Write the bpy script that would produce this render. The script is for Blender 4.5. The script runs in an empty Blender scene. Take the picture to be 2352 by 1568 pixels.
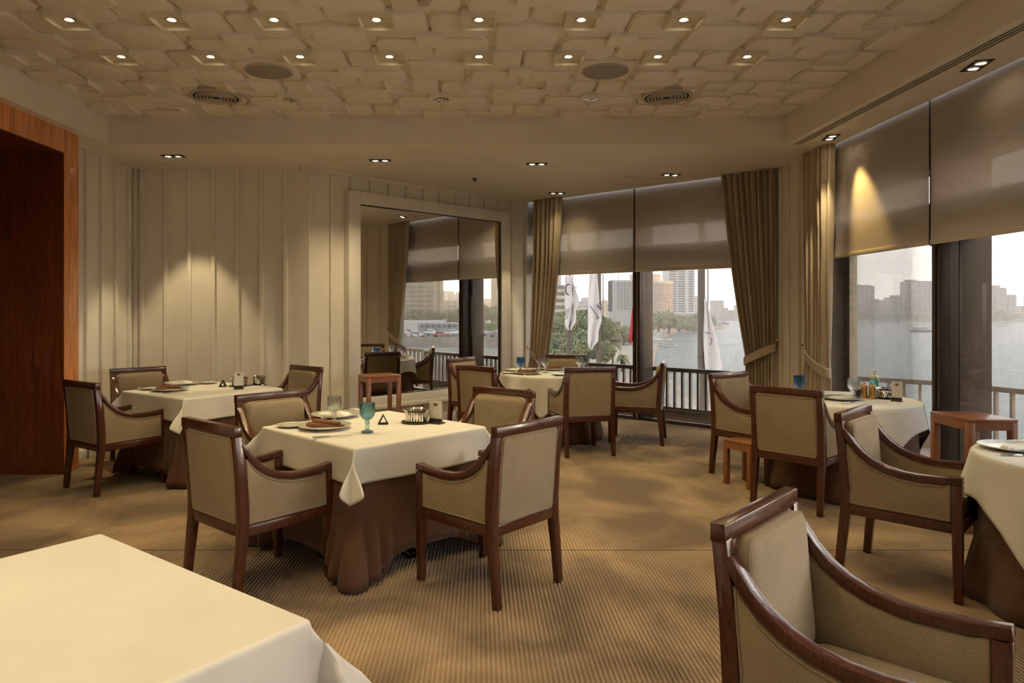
import bpy, bmesh, math, random
import numpy as np
from mathutils import Vector, Matrix

random.seed(7)
S = bpy.context.scene
COL = S.collection
PI = math.pi
F = 1600.0            # focal length in pixels of the 2352 px wide frame
PX, PY = 1100.0, 712.0  # principal point
CAMH = 1.5

# ------------------------------------------------------------------ camera
cam_d = bpy.data.cameras.new('camera')
cam = bpy.data.objects.new('camera', cam_d)
COL.objects.link(cam)
cam.location = (0, 0, CAMH)
cam.rotation_euler = (PI / 2, 0, 0)
cam_d.sensor_fit = 'HORIZONTAL'
cam_d.sensor_width = 36.0
cam_d.lens = F / 2352 * 36.0
cam_d.shift_x = (2352 / 2 - PX) / 2352
cam_d.shift_y = -(1568 / 2 - PY) / 2352
cam_d.clip_start = 0.05
cam_d.clip_end = 6000
S.camera = cam

# ------------------------------------------------------------------ colour management, sampling
S.view_settings.view_transform = 'Standard'
S.view_settings.look = 'None'
S.view_settings.exposure = 0.45
S.view_settings.gamma = 1.0
S.view_settings.use_curve_mapping = False
cy = S.cycles
cy.use_denoising = True
cy.use_adaptive_sampling = True
cy.adaptive_threshold = 0.1
cy.adaptive_min_samples = 20
cy.max_bounces = 7
cy.diffuse_bounces = 4
cy.glossy_bounces = 3
cy.transmission_bounces = 6
cy.transparent_max_bounces = 16
cy.volume_bounces = 1
cy.sample_clamp_indirect = 4.0
cy.caustics_reflective = False
cy.caustics_refractive = False

# ------------------------------------------------------------------ world: hazy sunset sky
SUN_DIR = Vector((1.0, -0.0685, 0.040)).normalized()
w = bpy.data.worlds.new('hazy_evening_sky')
S.world = w
w.use_nodes = True
wn = w.node_tree.nodes
wl = w.node_tree.links
wn.clear()
tc = wn.new('ShaderNodeTexCoord')
sep = wn.new('ShaderNodeSeparateXYZ')
wl.new(tc.outputs['Generated'], sep.inputs[0])
rmp = wn.new('ShaderNodeValToRGB')
e = rmp.color_ramp.elements
e[0].position = 0.0
e[0].color = (0.30, 0.27, 0.24, 1)
e[1].position = 1.0
e[1].color = (0.48, 0.59, 0.74, 1)
for p, c in ((0.495, (0.45, 0.42, 0.38, 1)), (0.50, (0.98, 0.90, 0.82, 1)), (0.56, (0.90, 0.86, 0.80, 1)),
             (0.70, (0.67, 0.72, 0.77, 1))):
    el = e.new(p)
    el.color = c
mr = wn.new('ShaderNodeMapRange')
mr.inputs['From Min'].default_value = -1
wl.new(sep.outputs['Z'], mr.inputs['Value'])
wl.new(mr.outputs[0], rmp.inputs['Fac'])
dot = wn.new('ShaderNodeVectorMath')
dot.operation = 'DOT_PRODUCT'
dot.inputs[1].default_value = SUN_DIR
wl.new(tc.outputs['Generated'], dot.inputs[0])
mx = wn.new('ShaderNodeMath')
mx.operation = 'MAXIMUM'
mx.inputs[1].default_value = 0
wl.new(dot.outputs['Value'], mx.inputs[0])


def glow(power, col, prev):
    p = wn.new('ShaderNodeMath')
    p.operation = 'POWER'
    p.inputs[1].default_value = power
    wl.new(mx.outputs[0], p.inputs[0])
    m = wn.new('ShaderNodeMix')
    m.data_type = 'RGBA'
    m.blend_type = 'ADD'
    wl.new(p.outputs[0], m.inputs['Factor'])
    wl.new(prev, m.inputs[6])
    m.inputs[7].default_value = (*col, 1)
    return m.outputs[2]


o = glow(14, (0.75, 0.44, 0.14), rmp.outputs[0])
o = glow(70, (1.5, 0.85, 0.25), o)
o = glow(300, (3.2, 2.1, 0.8), o)
bg = wn.new('ShaderNodeBackground')
bg.inputs['Strength'].default_value = 4.7
wl.new(o, bg.inputs['Color'])
wo = wn.new('ShaderNodeOutputWorld')
wl.new(bg.outputs[0], wo.inputs['Surface'])

# ------------------------------------------------------------------ low sun
sd = bpy.data.lights.new('sun', 'SUN')
sd.energy = 8.0
sd.color = (1.0, 0.58, 0.22)
sd.angle = math.radians(2.0)
so = bpy.data.objects.new('sun', sd)
COL.objects.link(so)
so.rotation_euler = SUN_DIR.to_track_quat('Z', 'Y').to_euler()

WARM = (1.0, 0.80, 0.44)


# ================================================================== helpers
def lerp(a, b, t):
    return a + (b - a) * t


def fl(px, py, z=0.0):
    """ground point that a pixel of the survey sees at height z"""
    Y = (CAMH - z) * F / (py - PY)
    return ((px - PX) / F * Y, Y)


def tag(o, label=None, cat=None, group=None, kind=None):
    if label:
        o['label'] = label
    if cat:
        o['category'] = cat
    if group:
        o['group'] = group
    if kind:
        o['kind'] = kind
    return o


def empty(name, loc=(0, 0, 0), rz=0.0, label=None, cat=None, group=None, kind=None):
    o = bpy.data.objects.new(name, None)
    o.empty_display_size = 0.1
    COL.objects.link(o)
    o.location = loc
    o.rotation_euler = (0, 0, rz)
    return tag(o, label, cat, group, kind)


KIDS = {}


def link(o, parent=None):
    COL.objects.link(o)
    if parent is not None:
        o.parent = parent
        KIDS.setdefault(parent.name, []).append(o)
    return o


def copy_tree(o, parent=None):
    c = o.copy()
    link(c, parent)
    for ch in list(KIDS.get(o.name, [])):
        copy_tree(ch, c)
    return c


class MB:
    """collects geometry, builds ONE mesh object"""

    def __init__(self):
        self.v = []
        self.f = []

    def add(self, vs, fs):
        n = len(self.v)
        self.v += [tuple(p) for p in vs]
        self.f += [tuple(i + n for i in f) for f in fs]
        return self

    def box(self, x0, x1, y0, y1, z0, z1):
        vs = [(x0, y0, z0), (x1, y0, z0), (x1, y1, z0), (x0, y1, z0), (x0, y0, z1), (x1, y0, z1), (x1, y1, z1), (x0, y1, z1)]
        return self.add(vs, [(3, 2, 1, 0), (4, 5, 6, 7), (0, 1, 5, 4), (1, 2, 6, 5), (2, 3, 7, 6), (3, 0, 4, 7)])

    def obox(self, o, u, v, u0, u1, v0, v1, z0, z1):
        """box in a wall frame: origin o, direction u, outward v"""
        vs = []
        for z in (z0, z1):
            for a, b in ((u0, v0), (u1, v0), (u1, v1), (u0, v1)):
                vs.append((o[0] + u[0] * a + v[0] * b, o[1] + u[1] * a + v[1] * b, z))
        return self.add(vs, [(3, 2, 1, 0), (4, 5, 6, 7), (0, 1, 5, 4), (1, 2, 6, 5), (2, 3, 7, 6), (3, 0, 4, 7)])

    def hexa(self, a, b):
        """solid between two quads a and b (four points each)"""
        return self.add(list(a) + list(b), [(3, 2, 1, 0), (4, 5, 6, 7), (0, 1, 5, 4), (1, 2, 6, 5), (2, 3, 7, 6), (3, 0, 4, 7)])

    def prism(self, poly, z0, z1):
        n = len(poly)
        vs = [(x, y, z0) for x, y in poly] + [(x, y, z1) for x, y in poly]
        fs = [tuple(reversed(range(n))), tuple(range(n, 2 * n))]
        fs += [(i, (i + 1) % n, n + (i + 1) % n, n + i) for i in range(n)]
        return self.add(vs, fs)

    def rings(self, rs, closed=True, cap0=False, cap1=False):
        """skin a list of rings (same number of points)"""
        n = len(rs[0])
        vs = [p for r in rs for p in r]
        fs = []
        m = n if closed else n - 1
        for k in range(len(rs) - 1):
            for i in range(m):
                j = (i + 1) % n
                fs.append((k * n + i, k * n + j, (k + 1) * n + j, (k + 1) * n + i))
        if cap0:
            fs.append(tuple(reversed(range(n))))
        if cap1:
            b = (len(rs) - 1) * n
            fs.append(tuple(range(b, b + n)))
        return self.add(vs, fs)

    def lathe(self, prof, n=24, c=(0, 0, 0), flute=None, cap0=True, cap1=True):
        rs = []
        for k, (r, z) in enumerate(prof):
            ring = []
            for i in range(n):
                a = 2 * PI * i / n
                rr = r
                if flute and flute[k]:
                    rr = r * (1 + flute[k] * math.cos(a * 8))
                ring.append((c[0] + rr * math.cos(a), c[1] + rr * math.sin(a), c[2] + z))
            rs.append(ring)
        return self.rings(rs, True, cap0, cap1)

    def tube(self, pts, r, n=8, closed=False):
        pts = [Vector(p) for p in pts]
        rs = []
        N = len(pts)
        for i, p in enumerate(pts):
            if closed:
                d = pts[(i + 1) % N] - pts[i - 1]
            else:
                d = pts[min(i + 1, N - 1)] - pts[max(i - 1, 0)]
            d.normalize()
            up = Vector((0, 0, 1)) if abs(d.z) < 0.95 else Vector((1, 0, 0))
            a = d.cross(up).normalized()
            b = a.cross(d)
            rr = r[i] if isinstance(r, (list, tuple)) else r
            rs.append([tuple(p + (a * math.cos(t) + b * math.sin(t)) * rr) for t in (2 * PI * k / n for k in range(n))])
        if closed:
            rs.append(rs[0])
        return self.rings(rs, True, not closed, not closed)

    def sweep_rect(self, pts, w, h, side):
        """square section swept along pts; side is the direction of the width"""
        side = Vector(side).normalized()
        pts = [Vector(p) for p in pts]
        N = len(pts)
        rs = []
        for i, p in enumerate(pts):
            d = (pts[min(i + 1, N - 1)] - pts[max(i - 1, 0)]).normalized()
            nrm = side.cross(d).normalized()
            ww = w[i] if isinstance(w, (list, tuple)) else w
            hh = h[i] if isinstance(h, (list, tuple)) else h
            rs.append([tuple(p + side * sx * ww / 2 + nrm * sy * hh / 2) for sx, sy in ((-1, -1), (1, -1), (1, 1), (-1, 1))])
        return self.rings(rs, True, True, True)

    def mesh(self, name, bevel=0.0, seg=2, smooth=False, ang=40):
        me = bpy.data.meshes.new(name)
        me.from_pydata(self.v, [], self.f)
        bm = bmesh.new()
        bm.from_mesh(me)
        bmesh.ops.recalc_face_normals(bm, faces=bm.faces)
        if bevel:
            ed = [e for e in bm.edges if len(e.link_faces) == 2 and e.calc_face_angle(0) > math.radians(25)]
            bmesh.ops.bevel(bm, geom=ed, offset=bevel, segments=seg, affect='EDGES', profile=0.5, clamp_overlap=True)
        bm.to_mesh(me)
        bm.free()
        if smooth or bevel:
            me.polygons.foreach_set('use_smooth', [True] * len(me.polygons))
            me.set_sharp_from_angle(angle=math.radians(ang))
        me.update()
        return me

    def build(self, name, mat, parent=None, bevel=0.0, seg=2, smooth=False, ang=40, loc=None, rz=0):
        me = self.mesh(name, bevel, seg, smooth, ang)
        me.materials.append(mat)
        o = bpy.data.objects.new(name, me)
        if loc:
            o.location = loc
        if rz:
            o.rotation_euler = (0, 0, rz)
        return link(o, parent)


def inst(name, me, parent=None, loc=(0, 0, 0), rz=0.0, rot=None, sc=None):
    o = bpy.data.objects.new(name, me)
    o.location = loc
    o.rotation_euler = rot if rot else (0, 0, rz)
    if sc:
        o.scale = sc
    return link(o, parent)


def struct(o):
    o['kind'] = 'structure'
    return o


def rrect(hx, hy, r, n=4):
    """rounded rectangle outline, half sizes hx hy"""
    pts = []
    for cx, cy_, a0 in ((hx - r, hy - r, 0), (-hx + r, hy - r, 90), (-hx + r, -hy + r, 180), (hx - r, -hy + r, 270)):
        for i in range(n + 1):
            a = math.radians(a0 + 90 * i / n)
            pts.append((cx + r * math.cos(a), cy_ + r * math.sin(a)))
    return pts


# ================================================================== materials
def new_mat(name):
    m = bpy.data.materials.new(name)
    m.use_nodes = True
    nt = m.node_tree
    b = nt.nodes['Principled BSDF']
    return m, nt, b


def pmat(name, col, rough=0.6, var=0.12, scale=8.0, stretch=(1, 1, 1), col2=None, bump=0.0, bscale=None, metal=0.0,
         spec=0.5, coat=0.0, detail=4.0, sheen=0.0, dist=0.0, bdist=0.002):
    """procedural principled material: noise between two tones, optional noise bump"""
    m, nt, b = new_mat(name)
    N, L = nt.nodes, nt.links
    t = N.new('ShaderNodeTexCoord')
    mp = N.new('ShaderNodeMapping')
    mp.inputs['Scale'].default_value = stretch
    L.new(t.outputs['Object'], mp.inputs['Vector'])
    nz = N.new('ShaderNodeTexNoise')
    nz.inputs['Scale'].default_value = scale
    nz.inputs['Detail'].default_value = detail
    nz.inputs['Distortion'].default_value = dist
    L.new(mp.outputs[0], nz.inputs['Vector'])
    cr = N.new('ShaderNodeValToRGB')
    c2 = col2 or tuple(min(1, c * (1 + var)) for c in col)
    c1 = col if col2 else tuple(c * (1 - var) for c in col)
    cr.color_ramp.elements[0].color = (*c1, 1)
    cr.color_ramp.elements[0].position = 0.3
    cr.color_ramp.elements[1].color = (*c2, 1)
    cr.color_ramp.elements[1].position = 0.7
    L.new(nz.outputs['Fac'], cr.inputs['Fac'])
    L.new(cr.outputs[0], b.inputs['Base Color'])
    b.inputs['Roughness'].default_value = rough
    b.inputs['Metallic'].default_value = metal
    b.inputs['Specular IOR Level'].default_value = spec
    b.inputs['Coat Weight'].default_value = coat
    b.inputs['Coat Roughness'].default_value = 0.15
    b.inputs['Sheen Weight'].default_value = sheen
    if bump:
        n2 = N.new('ShaderNodeTexNoise')
        n2.inputs['Scale'].default_value = bscale or scale * 4
        n2.inputs['Detail'].default_value = 3
        L.new(mp.outputs[0], n2.inputs['Vector'])
        bp = N.new('ShaderNodeBump')
        bp.inputs['Strength'].default_value = bump
        bp.inputs['Distance'].default_value = bdist
        L.new(n2.outputs['Fac'], bp.inputs['Height'])
        L.new(bp.outputs[0], b.inputs['Normal'])
    return m


def emat(name, col, strength):
    m, nt, b = new_mat(name)
    b.inputs['Base Color'].default_value = (0.8, 0.8, 0.8, 1)
    b.inputs['Emission Color'].default_value = (*col, 1)
    b.inputs['Emission Strength'].default_value = strength
    m.cycles.emission_sampling = 'NONE'
    return m


def glassmat(name, tint=(1, 1, 1), refl=0.08, rough=0.0):
    """thin window glass: transparent with a fresnel reflection"""
    m, nt, b = new_mat(name)
    N, L = nt.nodes, nt.links
    N.remove(b)
    out = N['Material Output']
    tr = N.new('ShaderNodeBsdfTransparent')
    tr.inputs[0].default_value = (*tint, 1)
    gl = N.new('ShaderNodeBsdfGlossy')
    gl.inputs['Roughness'].default_value = rough
    lw = N.new('ShaderNodeLayerWeight')
    lw.inputs['Blend'].default_value = 0.15
    mu = N.new('ShaderNodeMath')
    mu.operation = 'MULTIPLY_ADD'
    mu.inputs[1].default_value = 0.55
    mu.inputs[2].default_value = refl * 0.4
    L.new(lw.outputs['Fresnel'], mu.inputs[0])
    mi = N.new('ShaderNodeMixShader')
    L.new(mu.outputs[0], mi.inputs[0])
    L.new(tr.outputs[0], mi.inputs[1])
    L.new(gl.outputs[0], mi.inputs[2])
    L.new(mi.outputs[0], out.inputs[0])
    return m


def gobletmat(name, tint, dens=0.5):
    m, nt, b = new_mat(name)
    N, L = nt.nodes, nt.links
    out = N['Material Output']
    b.inputs['Base Color'].default_value = (*tint, 1)
    b.inputs['Transmission Weight'].default_value = 1.0
    b.inputs['Roughness'].default_value = 0.03
    b.inputs['IOR'].default_value = 1.42
    tr = N.new('ShaderNodeBsdfTransparent')
    tr.inputs[0].default_value = (*[min(1, c * 1.0 + 0.05) for c in tint], 1)
    mi = N.new('ShaderNodeMixShader')
    mi.inputs[0].default_value = dens
    L.new(tr.outputs[0], mi.inputs[1])
    L.new(b.outputs[0], mi.inputs[2])
    L.new(mi.outputs[0], out.inputs[0])
    return m


def blindmat(name, col, tl=0.35, see=0.10):
    m, nt, b = new_mat(name)
    N, L = nt.nodes, nt.links
    N.remove(b)
    out = N['Material Output']
    t = N.new('ShaderNodeTexCoord')
    nz = N.new('ShaderNodeTexNoise')
    nz.inputs['Scale'].default_value = 300
    L.new(t.outputs['Object'], nz.inputs['Vector'])
    cr = N.new('ShaderNodeValToRGB')
    cr.color_ramp.elements[0].color = (*[c * 0.9 for c in col], 1)
    cr.color_ramp.elements[1].color = (*[c * 1.08 for c in col], 1)
    L.new(nz.outputs['Fac'], cr.inputs['Fac'])
    df = N.new('ShaderNodeBsdfDiffuse')
    tl_ = N.new('ShaderNodeBsdfTranslucent')
    L.new(cr.outputs[0], df.inputs[0])
    L.new(cr.outputs[0], tl_.inputs[0])
    m1 = N.new('ShaderNodeMixShader')
    m1.inputs[0].default_value = tl
    L.new(df.outputs[0], m1.inputs[1])
    L.new(tl_.outputs[0], m1.inputs[2])
    tr = N.new('ShaderNodeBsdfTransparent')
    m2 = N.new('ShaderNodeMixShader')
    m2.inputs[0].default_value = see
    L.new(m1.outputs[0], m2.inputs[1])
    L.new(tr.outputs[0], m2.inputs[2])
    L.new(m2.outputs[0], out.inputs[0])
    return m


def weavemat(name, c1, c2, scale=420.0, rough=0.9, big=5.0, amount=0.25, bump=0.25):
    """woven upholstery: fine checker-ish weave from two crossed waves over broad wear tone"""
    m, nt, b = new_mat(name)
    N, L = nt.nodes, nt.links
    t = N.new('ShaderNodeTexCoord')
    nz = N.new('ShaderNodeTexNoise')
    nz.inputs['Scale'].default_value = scale
    nz.inputs['Detail'].default_value = 2
    L.new(t.outputs['Object'], nz.inputs['Vector'])
    n2 = N.new('ShaderNodeTexNoise')
    n2.inputs['Scale'].default_value = big
    n2.inputs['Detail'].default_value = 3
    L.new(t.outputs['Object'], n2.inputs['Vector'])
    ma = N.new('ShaderNodeMath')
    ma.operation = 'MULTIPLY_ADD'
    ma.inputs[1].default_value = amount
    L.new(n2.outputs['Fac'], ma.inputs[0])
    mb = N.new('ShaderNodeMath')
    mb.operation = 'MULTIPLY'
    mb.inputs[1].default_value = 1 - amount
    L.new(nz.outputs['Fac'], mb.inputs[0])
    L.new(mb.outputs[0], ma.inputs[2])
    cr = N.new('ShaderNodeValToRGB')
    cr.color_ramp.elements[0].color = (*c1, 1)
    cr.color_ramp.elements[0].position = 0.32
    cr.color_ramp.elements[1].color = (*c2, 1)
    cr.color_ramp.elements[1].position = 0.68
    L.new(ma.outputs[0], cr.inputs['Fac'])
    L.new(cr.outputs[0], b.inputs['Base Color'])
    b.inputs['Roughness'].default_value = rough
    b.inputs['Specular IOR Level'].default_value = 0.2
    b.inputs['Sheen Weight'].default_value = 0.15
    bp = N.new('ShaderNodeBump')
    bp.inputs['Strength'].default_value = bump
    bp.inputs['Distance'].default_value = 0.001
    L.new(nz.outputs['Fac'], bp.inputs['Height'])
    L.new(bp.outputs[0], b.inputs['Normal'])
    return m


M = {}
M['wall'] = pmat('cream_wall_paint', (0.80, 0.745, 0.65), 0.55, 0.04, 3, bump=0.05, bscale=60)
M['ceil'] = pmat('cream_ceiling_paint', (0.83, 0.77, 0.68), 0.7, 0.04, 4, bump=0.08, bscale=90)
M['soffit'] = pmat('soffit_paint', (0.84, 0.78, 0.69), 0.6, 0.03, 3)
M['frame_white'] = pmat('white_mirror_frame_paint', (0.76, 0.72, 0.66), 0.4, 0.03, 3)
M['portal'] = pmat('orange_brown_portal_veneer', (0.72, 0.29, 0.10), 0.35, 0.3, 5, (6, 6, 0.5), coat=0.3, dist=0.6)
M['jamb'] = pmat('dark_walnut_veneer', (0.10, 0.025, 0.008), 0.38, 0.3, 7, (5, 5, 0.45), col2=(0.24, 0.062, 0.017), coat=0.3,
                 dist=1.2, detail=6)
M['wood'] = pmat('mahogany_chair_wood', (0.055, 0.016, 0.008), 0.24, 0.3, 18, (6, 6, 1), col2=(0.105, 0.030, 0.014), coat=0.4, dist=0.5)
M['stool'] = pmat('light_cherry_stool_wood', (0.24, 0.085, 0.028), 0.32, 0.3, 14, (5, 5, 1), col2=(0.36, 0.14, 0.05), coat=0.3, dist=0.5)
M['fabric'] = weavemat('taupe_woven_upholstery', (0.25, 0.185, 0.11), (0.43, 0.345, 0.235))
M['piping'] = weavemat('taupe_piping', (0.24, 0.18, 0.11), (0.36, 0.29, 0.19), 500)
M['cloth'] = pmat('white_tablecloth_linen', (0.70, 0.67, 0.61), 0.75, 0.04, 4, bump=0.12, bscale=5, bdist=0.01, sheen=0.1)
M['skirt'] = weavemat('brown_underskirt_cloth', (0.085, 0.040, 0.022), (0.15, 0.075, 0.042), 300)
M['metal_dark'] = pmat('dark_chrome', (0.10, 0.10, 0.105), 0.25, 0.1, 10, metal=1.0)
M['silver'] = pmat('polished_silver', (0.82, 0.80, 0.76), 0.10, 0.05, 12, metal=1.0)
M['brass'] = pmat('brushed_copper', (0.66, 0.38, 0.16), 0.25, 0.1, 40, (1, 1, 20), metal=1.0)
M['porcelain'] = pmat('white_porcelain', (0.80, 0.78, 0.72), 0.15, 0.02, 6, coat=0.5)
M['rim'] = pmat('grey_green_plate_rim', (0.36, 0.37, 0.28), 0.2, 0.15, 60, coat=0.5)
M['napkin_brown'] = weavemat('brown_napkin_cloth', (0.13, 0.045, 0.018), (0.24, 0.09, 0.036), 260)
M['napkin_white'] = pmat('white_napkin_cloth', (0.82, 0.79, 0.72), 0.8, 0.05, 30)
M['black'] = pmat('black_card', (0.02, 0.018, 0.016), 0.5, 0.2, 20)
M['darkbase'] = pmat('smoked_acrylic', (0.03, 0.027, 0.022), 0.12, 0.2, 20, coat=0.5)
M['card'] = pmat('cream_menu_card', (0.70, 0.66, 0.60), 0.35, 0.02, 10, coat=0.4)
M['label'] = pmat('brown_card_label', (0.22, 0.10, 0.07), 0.5, 0.3, 60)
M['mint'] = gobletmat('mint_gel', (0.30, 0.85, 0.78), 0.8)
M['plastic'] = pmat('ivory_plastic', (0.80, 0.77, 0.66), 0.35, 0.02, 10)
M['g_clear'] = gobletmat('pale_green_glass', (0.94, 0.985, 0.95), 0.5)
M['g_teal'] = gobletmat('teal_glass', (0.56, 0.76, 0.80), 0.55)
M['g_blue'] = gobletmat('deep_blue_glass', (0.42, 0.60, 0.80), 0.55)
M['g_lilac'] = gobletmat('lilac_glass', (0.80, 0.70, 0.72), 0.55)
M['g_grey'] = gobletmat('grey_glass', (0.66, 0.72, 0.70), 0.55)
M['blind'] = blindmat('taupe_screen_fabric', (0.80, 0.73, 0.66), 0.45, 0.20)
M['hem'] = pmat('taupe_blind_hem', (0.62, 0.54, 0.44), 0.6, 0.05, 20)
M['curtain'] = weavemat('taupe_curtain_weave', (0.56, 0.46, 0.33), (0.74, 0.63, 0.48), 240, bump=0.4)
nt_ = M['curtain'].node_tree
tl_ = nt_.nodes.new('ShaderNodeBsdfTranslucent')
tl_.inputs[0].default_value = (0.55, 0.40, 0.24, 1)
ms_ = nt_.nodes.new('ShaderNodeMixShader')
ms_.inputs[0].default_value = 0.22
nt_.links.new(nt_.nodes['Principled BSDF'].outputs[0], ms_.inputs[1])
nt_.links.new(tl_.outputs[0], ms_.inputs[2])
nt_.links.new(ms_.outputs[0], nt_.nodes['Material Output'].inputs['Surface'])
M['window_metal'] = pmat('bronze_window_metal', (0.055, 0.038, 0.026), 0.35, 0.2, 12, metal=0.4)
M['fin'] = pmat('bronze_outdoor_fin', (0.13, 0.085, 0.05), 0.5, 0.25, 5, (4, 4, 0.6))
M['rail'] = pmat('bronze_railing_paint', (0.42, 0.33, 0.25), 0.5, 0.15, 10)
M['stone'] = pmat('travertine', (0.74, 0.60, 0.42), 0.8, 0.25, 6, (1, 1, 5), bump=0.3, bscale=40)
M['curb'] = pmat('brown_stone_curb', (0.58, 0.44, 0.31), 0.7, 0.15, 5)
M['glass'] = glassmat('bronze_tinted_window_glass', (0.552, 0.545, 0.540))
M['glass_clear'] = glassmat('clear_window_glass')
M['mirror'] = pmat('mirror_silvering', (0.86, 0.85, 0.82), 0.0, 0.0, 1, metal=1.0)
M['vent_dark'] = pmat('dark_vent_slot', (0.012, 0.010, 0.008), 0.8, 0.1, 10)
M['vent'] = pmat('cream_vent_enamel', (0.50, 0.44, 0.36), 0.5, 0.03, 10)
M['speaker'] = pmat('grey_speaker_grille', (0.33, 0.30, 0.27), 0.7, 0.08, 200, bump=0.3, bscale=400)
M['chrome'] = pmat('chrome_reflector', (0.75, 0.73, 0.70), 0.08, 0.1, 20, metal=1.0)
M['lamp'] = emat('lit_lamp_lens', (1.0, 0.80, 0.52), 26)
M['lamp_dim'] = emat('dim_lamp_lens', (1.0, 0.78, 0.48), 5)
M['well'] = pmat('white_light_well', (0.74, 0.67, 0.52), 0.45, 0.03, 10)


def carpetmat():
    m, nt, b = new_mat('ribbed_tan_carpet')
    N, L = nt.nodes, nt.links
    t = N.new('ShaderNodeTexCoord')
    big = N.new('ShaderNodeTexNoise')
    big.inputs['Scale'].default_value = 1.3
    big.inputs['Detail'].default_value = 5
    big.inputs['Distortion'].default_value = 0.6
    L.new(t.outputs['Object'], big.inputs['Vector'])
    fine = N.new('ShaderNodeTexNoise')
    fine.inputs['Scale'].default_value = 160
    fine.inputs['Detail'].default_value = 3
    L.new(t.outputs['Object'], fine.inputs['Vector'])
    cr = N.new('ShaderNodeValToRGB')
    cr.color_ramp.elements[0].color = (0.17, 0.108, 0.055, 1)
    cr.color_ramp.elements[0].position = 0.38
    cr.color_ramp.elements[1].color = (0.44, 0.302, 0.168, 1)
    cr.color_ramp.elements[1].position = 0.62
    L.new(big.outputs['Fac'], cr.inputs['Fac'])
    mi = N.new('ShaderNodeMix')
    mi.data_type = 'RGBA'
    mi.blend_type = 'MULTIPLY'
    mi.inputs['Factor'].default_value = 0.5
    L.new(cr.outputs[0], mi.inputs[6])
    c2 = N.new('ShaderNodeValToRGB')
    c2.color_ramp.elements[0].position = 0.25
    c2.color_ramp.elements[0].color = (0.45, 0.45, 0.45, 1)
    c2.color_ramp.elements[1].position = 0.7
    c2.color_ramp.elements[1].color = (1.15, 1.15, 1.15, 1)
    L.new(fine.outputs['Fac'], c2.inputs['Fac'])
    L.new(c2.outputs[0], mi.inputs[7])
    L.new(mi.outputs[2], b.inputs['Base Color'])
    b.inputs['Roughness'].default_value = 0.95
    b.inputs['Specular IOR Level'].default_value = 0.1
    b.inputs['Sheen Weight'].default_value = 0.3
    bp = N.new('ShaderNodeBump')
    bp.inputs['Strength'].default_value = 0.5
    bp.inputs['Distance'].default_value = 0.004
    L.new(fine.outputs['Fac'], bp.inputs['Height'])
    L.new(bp.outputs[0], b.inputs['Normal'])
    return m


M['carpet'] = carpetmat()
HAZE = True

# ================================================================== the room
XL = -3.975                      # left wall
YB = 8.02                        # back-left wall
AM = (-2.055, 8.02)              # angled mirror wall from here ...
BM = (0.70, 10.69)               # ... to here, window wall one starts
CM = (3.50, 8.12)                # window wall two starts
ZS = 3.15                        # soffit
ZC = 3.446                        # coffer field
YR = -6.2                        # wall behind the camera
CX0, CX1, CY0, CY1 = -3.70, 3.06, -2.9, 6.95   # coffer


def frame(p, q):
    d = Vector((q[0] - p[0], q[1] - p[1]))
    L_ = d.length
    d.normalize()
    return d, Vector((-d.y, d.x)), L_


UM, VM, LM = frame(AM, BM)       # mirror wall, VM outward
U1, V1, L1 = frame(BM, CM)       # window wall one
U2, V2 = Vector((0, -1)), Vector((1, 0))
L2 = CM[1] - YR


def on_wall(P, U, V, px, off=0.0):
    """distance along a wall where the survey ray of pixel column px crosses it (off = outward offset)"""
    k = (px - PX) / F
    ox, oy = P[0] + V[0] * off, P[1] + V[1] * off
    return (k * oy - ox) / (U[0] - k * U[1])


def at(P, U, V, u, off=0.0):
    return (P[0] + U[0] * u + V[0] * off, P[1] + U[1] * u + V[1] * off)


# ---- floor: ribbed carpet, the ribs run along Y
def y_end(x):
    if x < AM[0]:
        return YB
    if x < BM[0]:
        return AM[1] + (x - AM[0]) * (BM[1] - AM[1]) / (BM[0] - AM[0])
    if x < CM[0]:
        return BM[1] + (x - BM[0]) * (CM[1] - BM[1]) / (CM[0] - BM[0]) + 0.22
    return CM[1]


fm = MB()
pitch = 0.021
x = -5.6
prev = None
vs, fs = [], []
while x < 3.74:
    for dx, z in ((0.0, 0.0), (0.0045, 0.0), (0.0075, 0.0065), (0.0180, 0.0065)):
        xx = x + dx
        if xx < XL - 0.01:
            y0, y1 = 3.9, 6.40
        else:
            y0, y1 = YR, y_end(xx)
        vs += [(xx, y0, z - 0.0065), (xx, y1, z - 0.0065)]
        n = len(vs)
        if n > 2:
            fs.append((n - 4, n - 2, n - 1, n - 3))
    x += pitch
fm.add(vs, fs)
floor = struct(fm.build('floor', M['carpet']))
tag(floor, 'tan ribbed carpet covering the dining room floor', 'floor')
sm_ = MB().box(CX0, 3.6, 4.356, 4.360, -0.002, 0.0012)
sm_.build('carpet_seam', M['black'], floor)

# ---- walls
wl_ = MB()
wl_.box(XL - 0.15, XL, 6.37, YB + 0.15, 0, 3.5)
wl_.box(XL - 0.15, XL, YR, 3.95, 0, 3.5)
wl_.box(XL - 0.15, XL, 3.95, 6.37, 2.94, 3.5)
wall_left = tag(struct(wl_.build('wall_left', M['wall'])), 'cream left wall with vertical battens beside the wooden portal', 'wall')
wall_back = tag(struct(MB().box(XL, AM[0] + 0.1, YB, YB + 0.15, 0, 3.5).build('wall_back', M['wall'])),
                'cream back wall with vertical battens behind the left table', 'wall')
wall_mirror = tag(struct(MB().obox(AM, UM, VM, 0, LM, 0, 0.15, 0, 3.5).build('wall_angled', M['wall'])),
                  'cream angled wall with battens that carries the big mirror', 'wall')
wr = MB().box(XL - 0.1, 3.9, YR - 0.15, YR, 0, 3.5)
wall_rear = tag(struct(wr.build('wall_rear', M['wall'])),
                'cream wall at the end of the room behind the viewer', 'wall')
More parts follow.
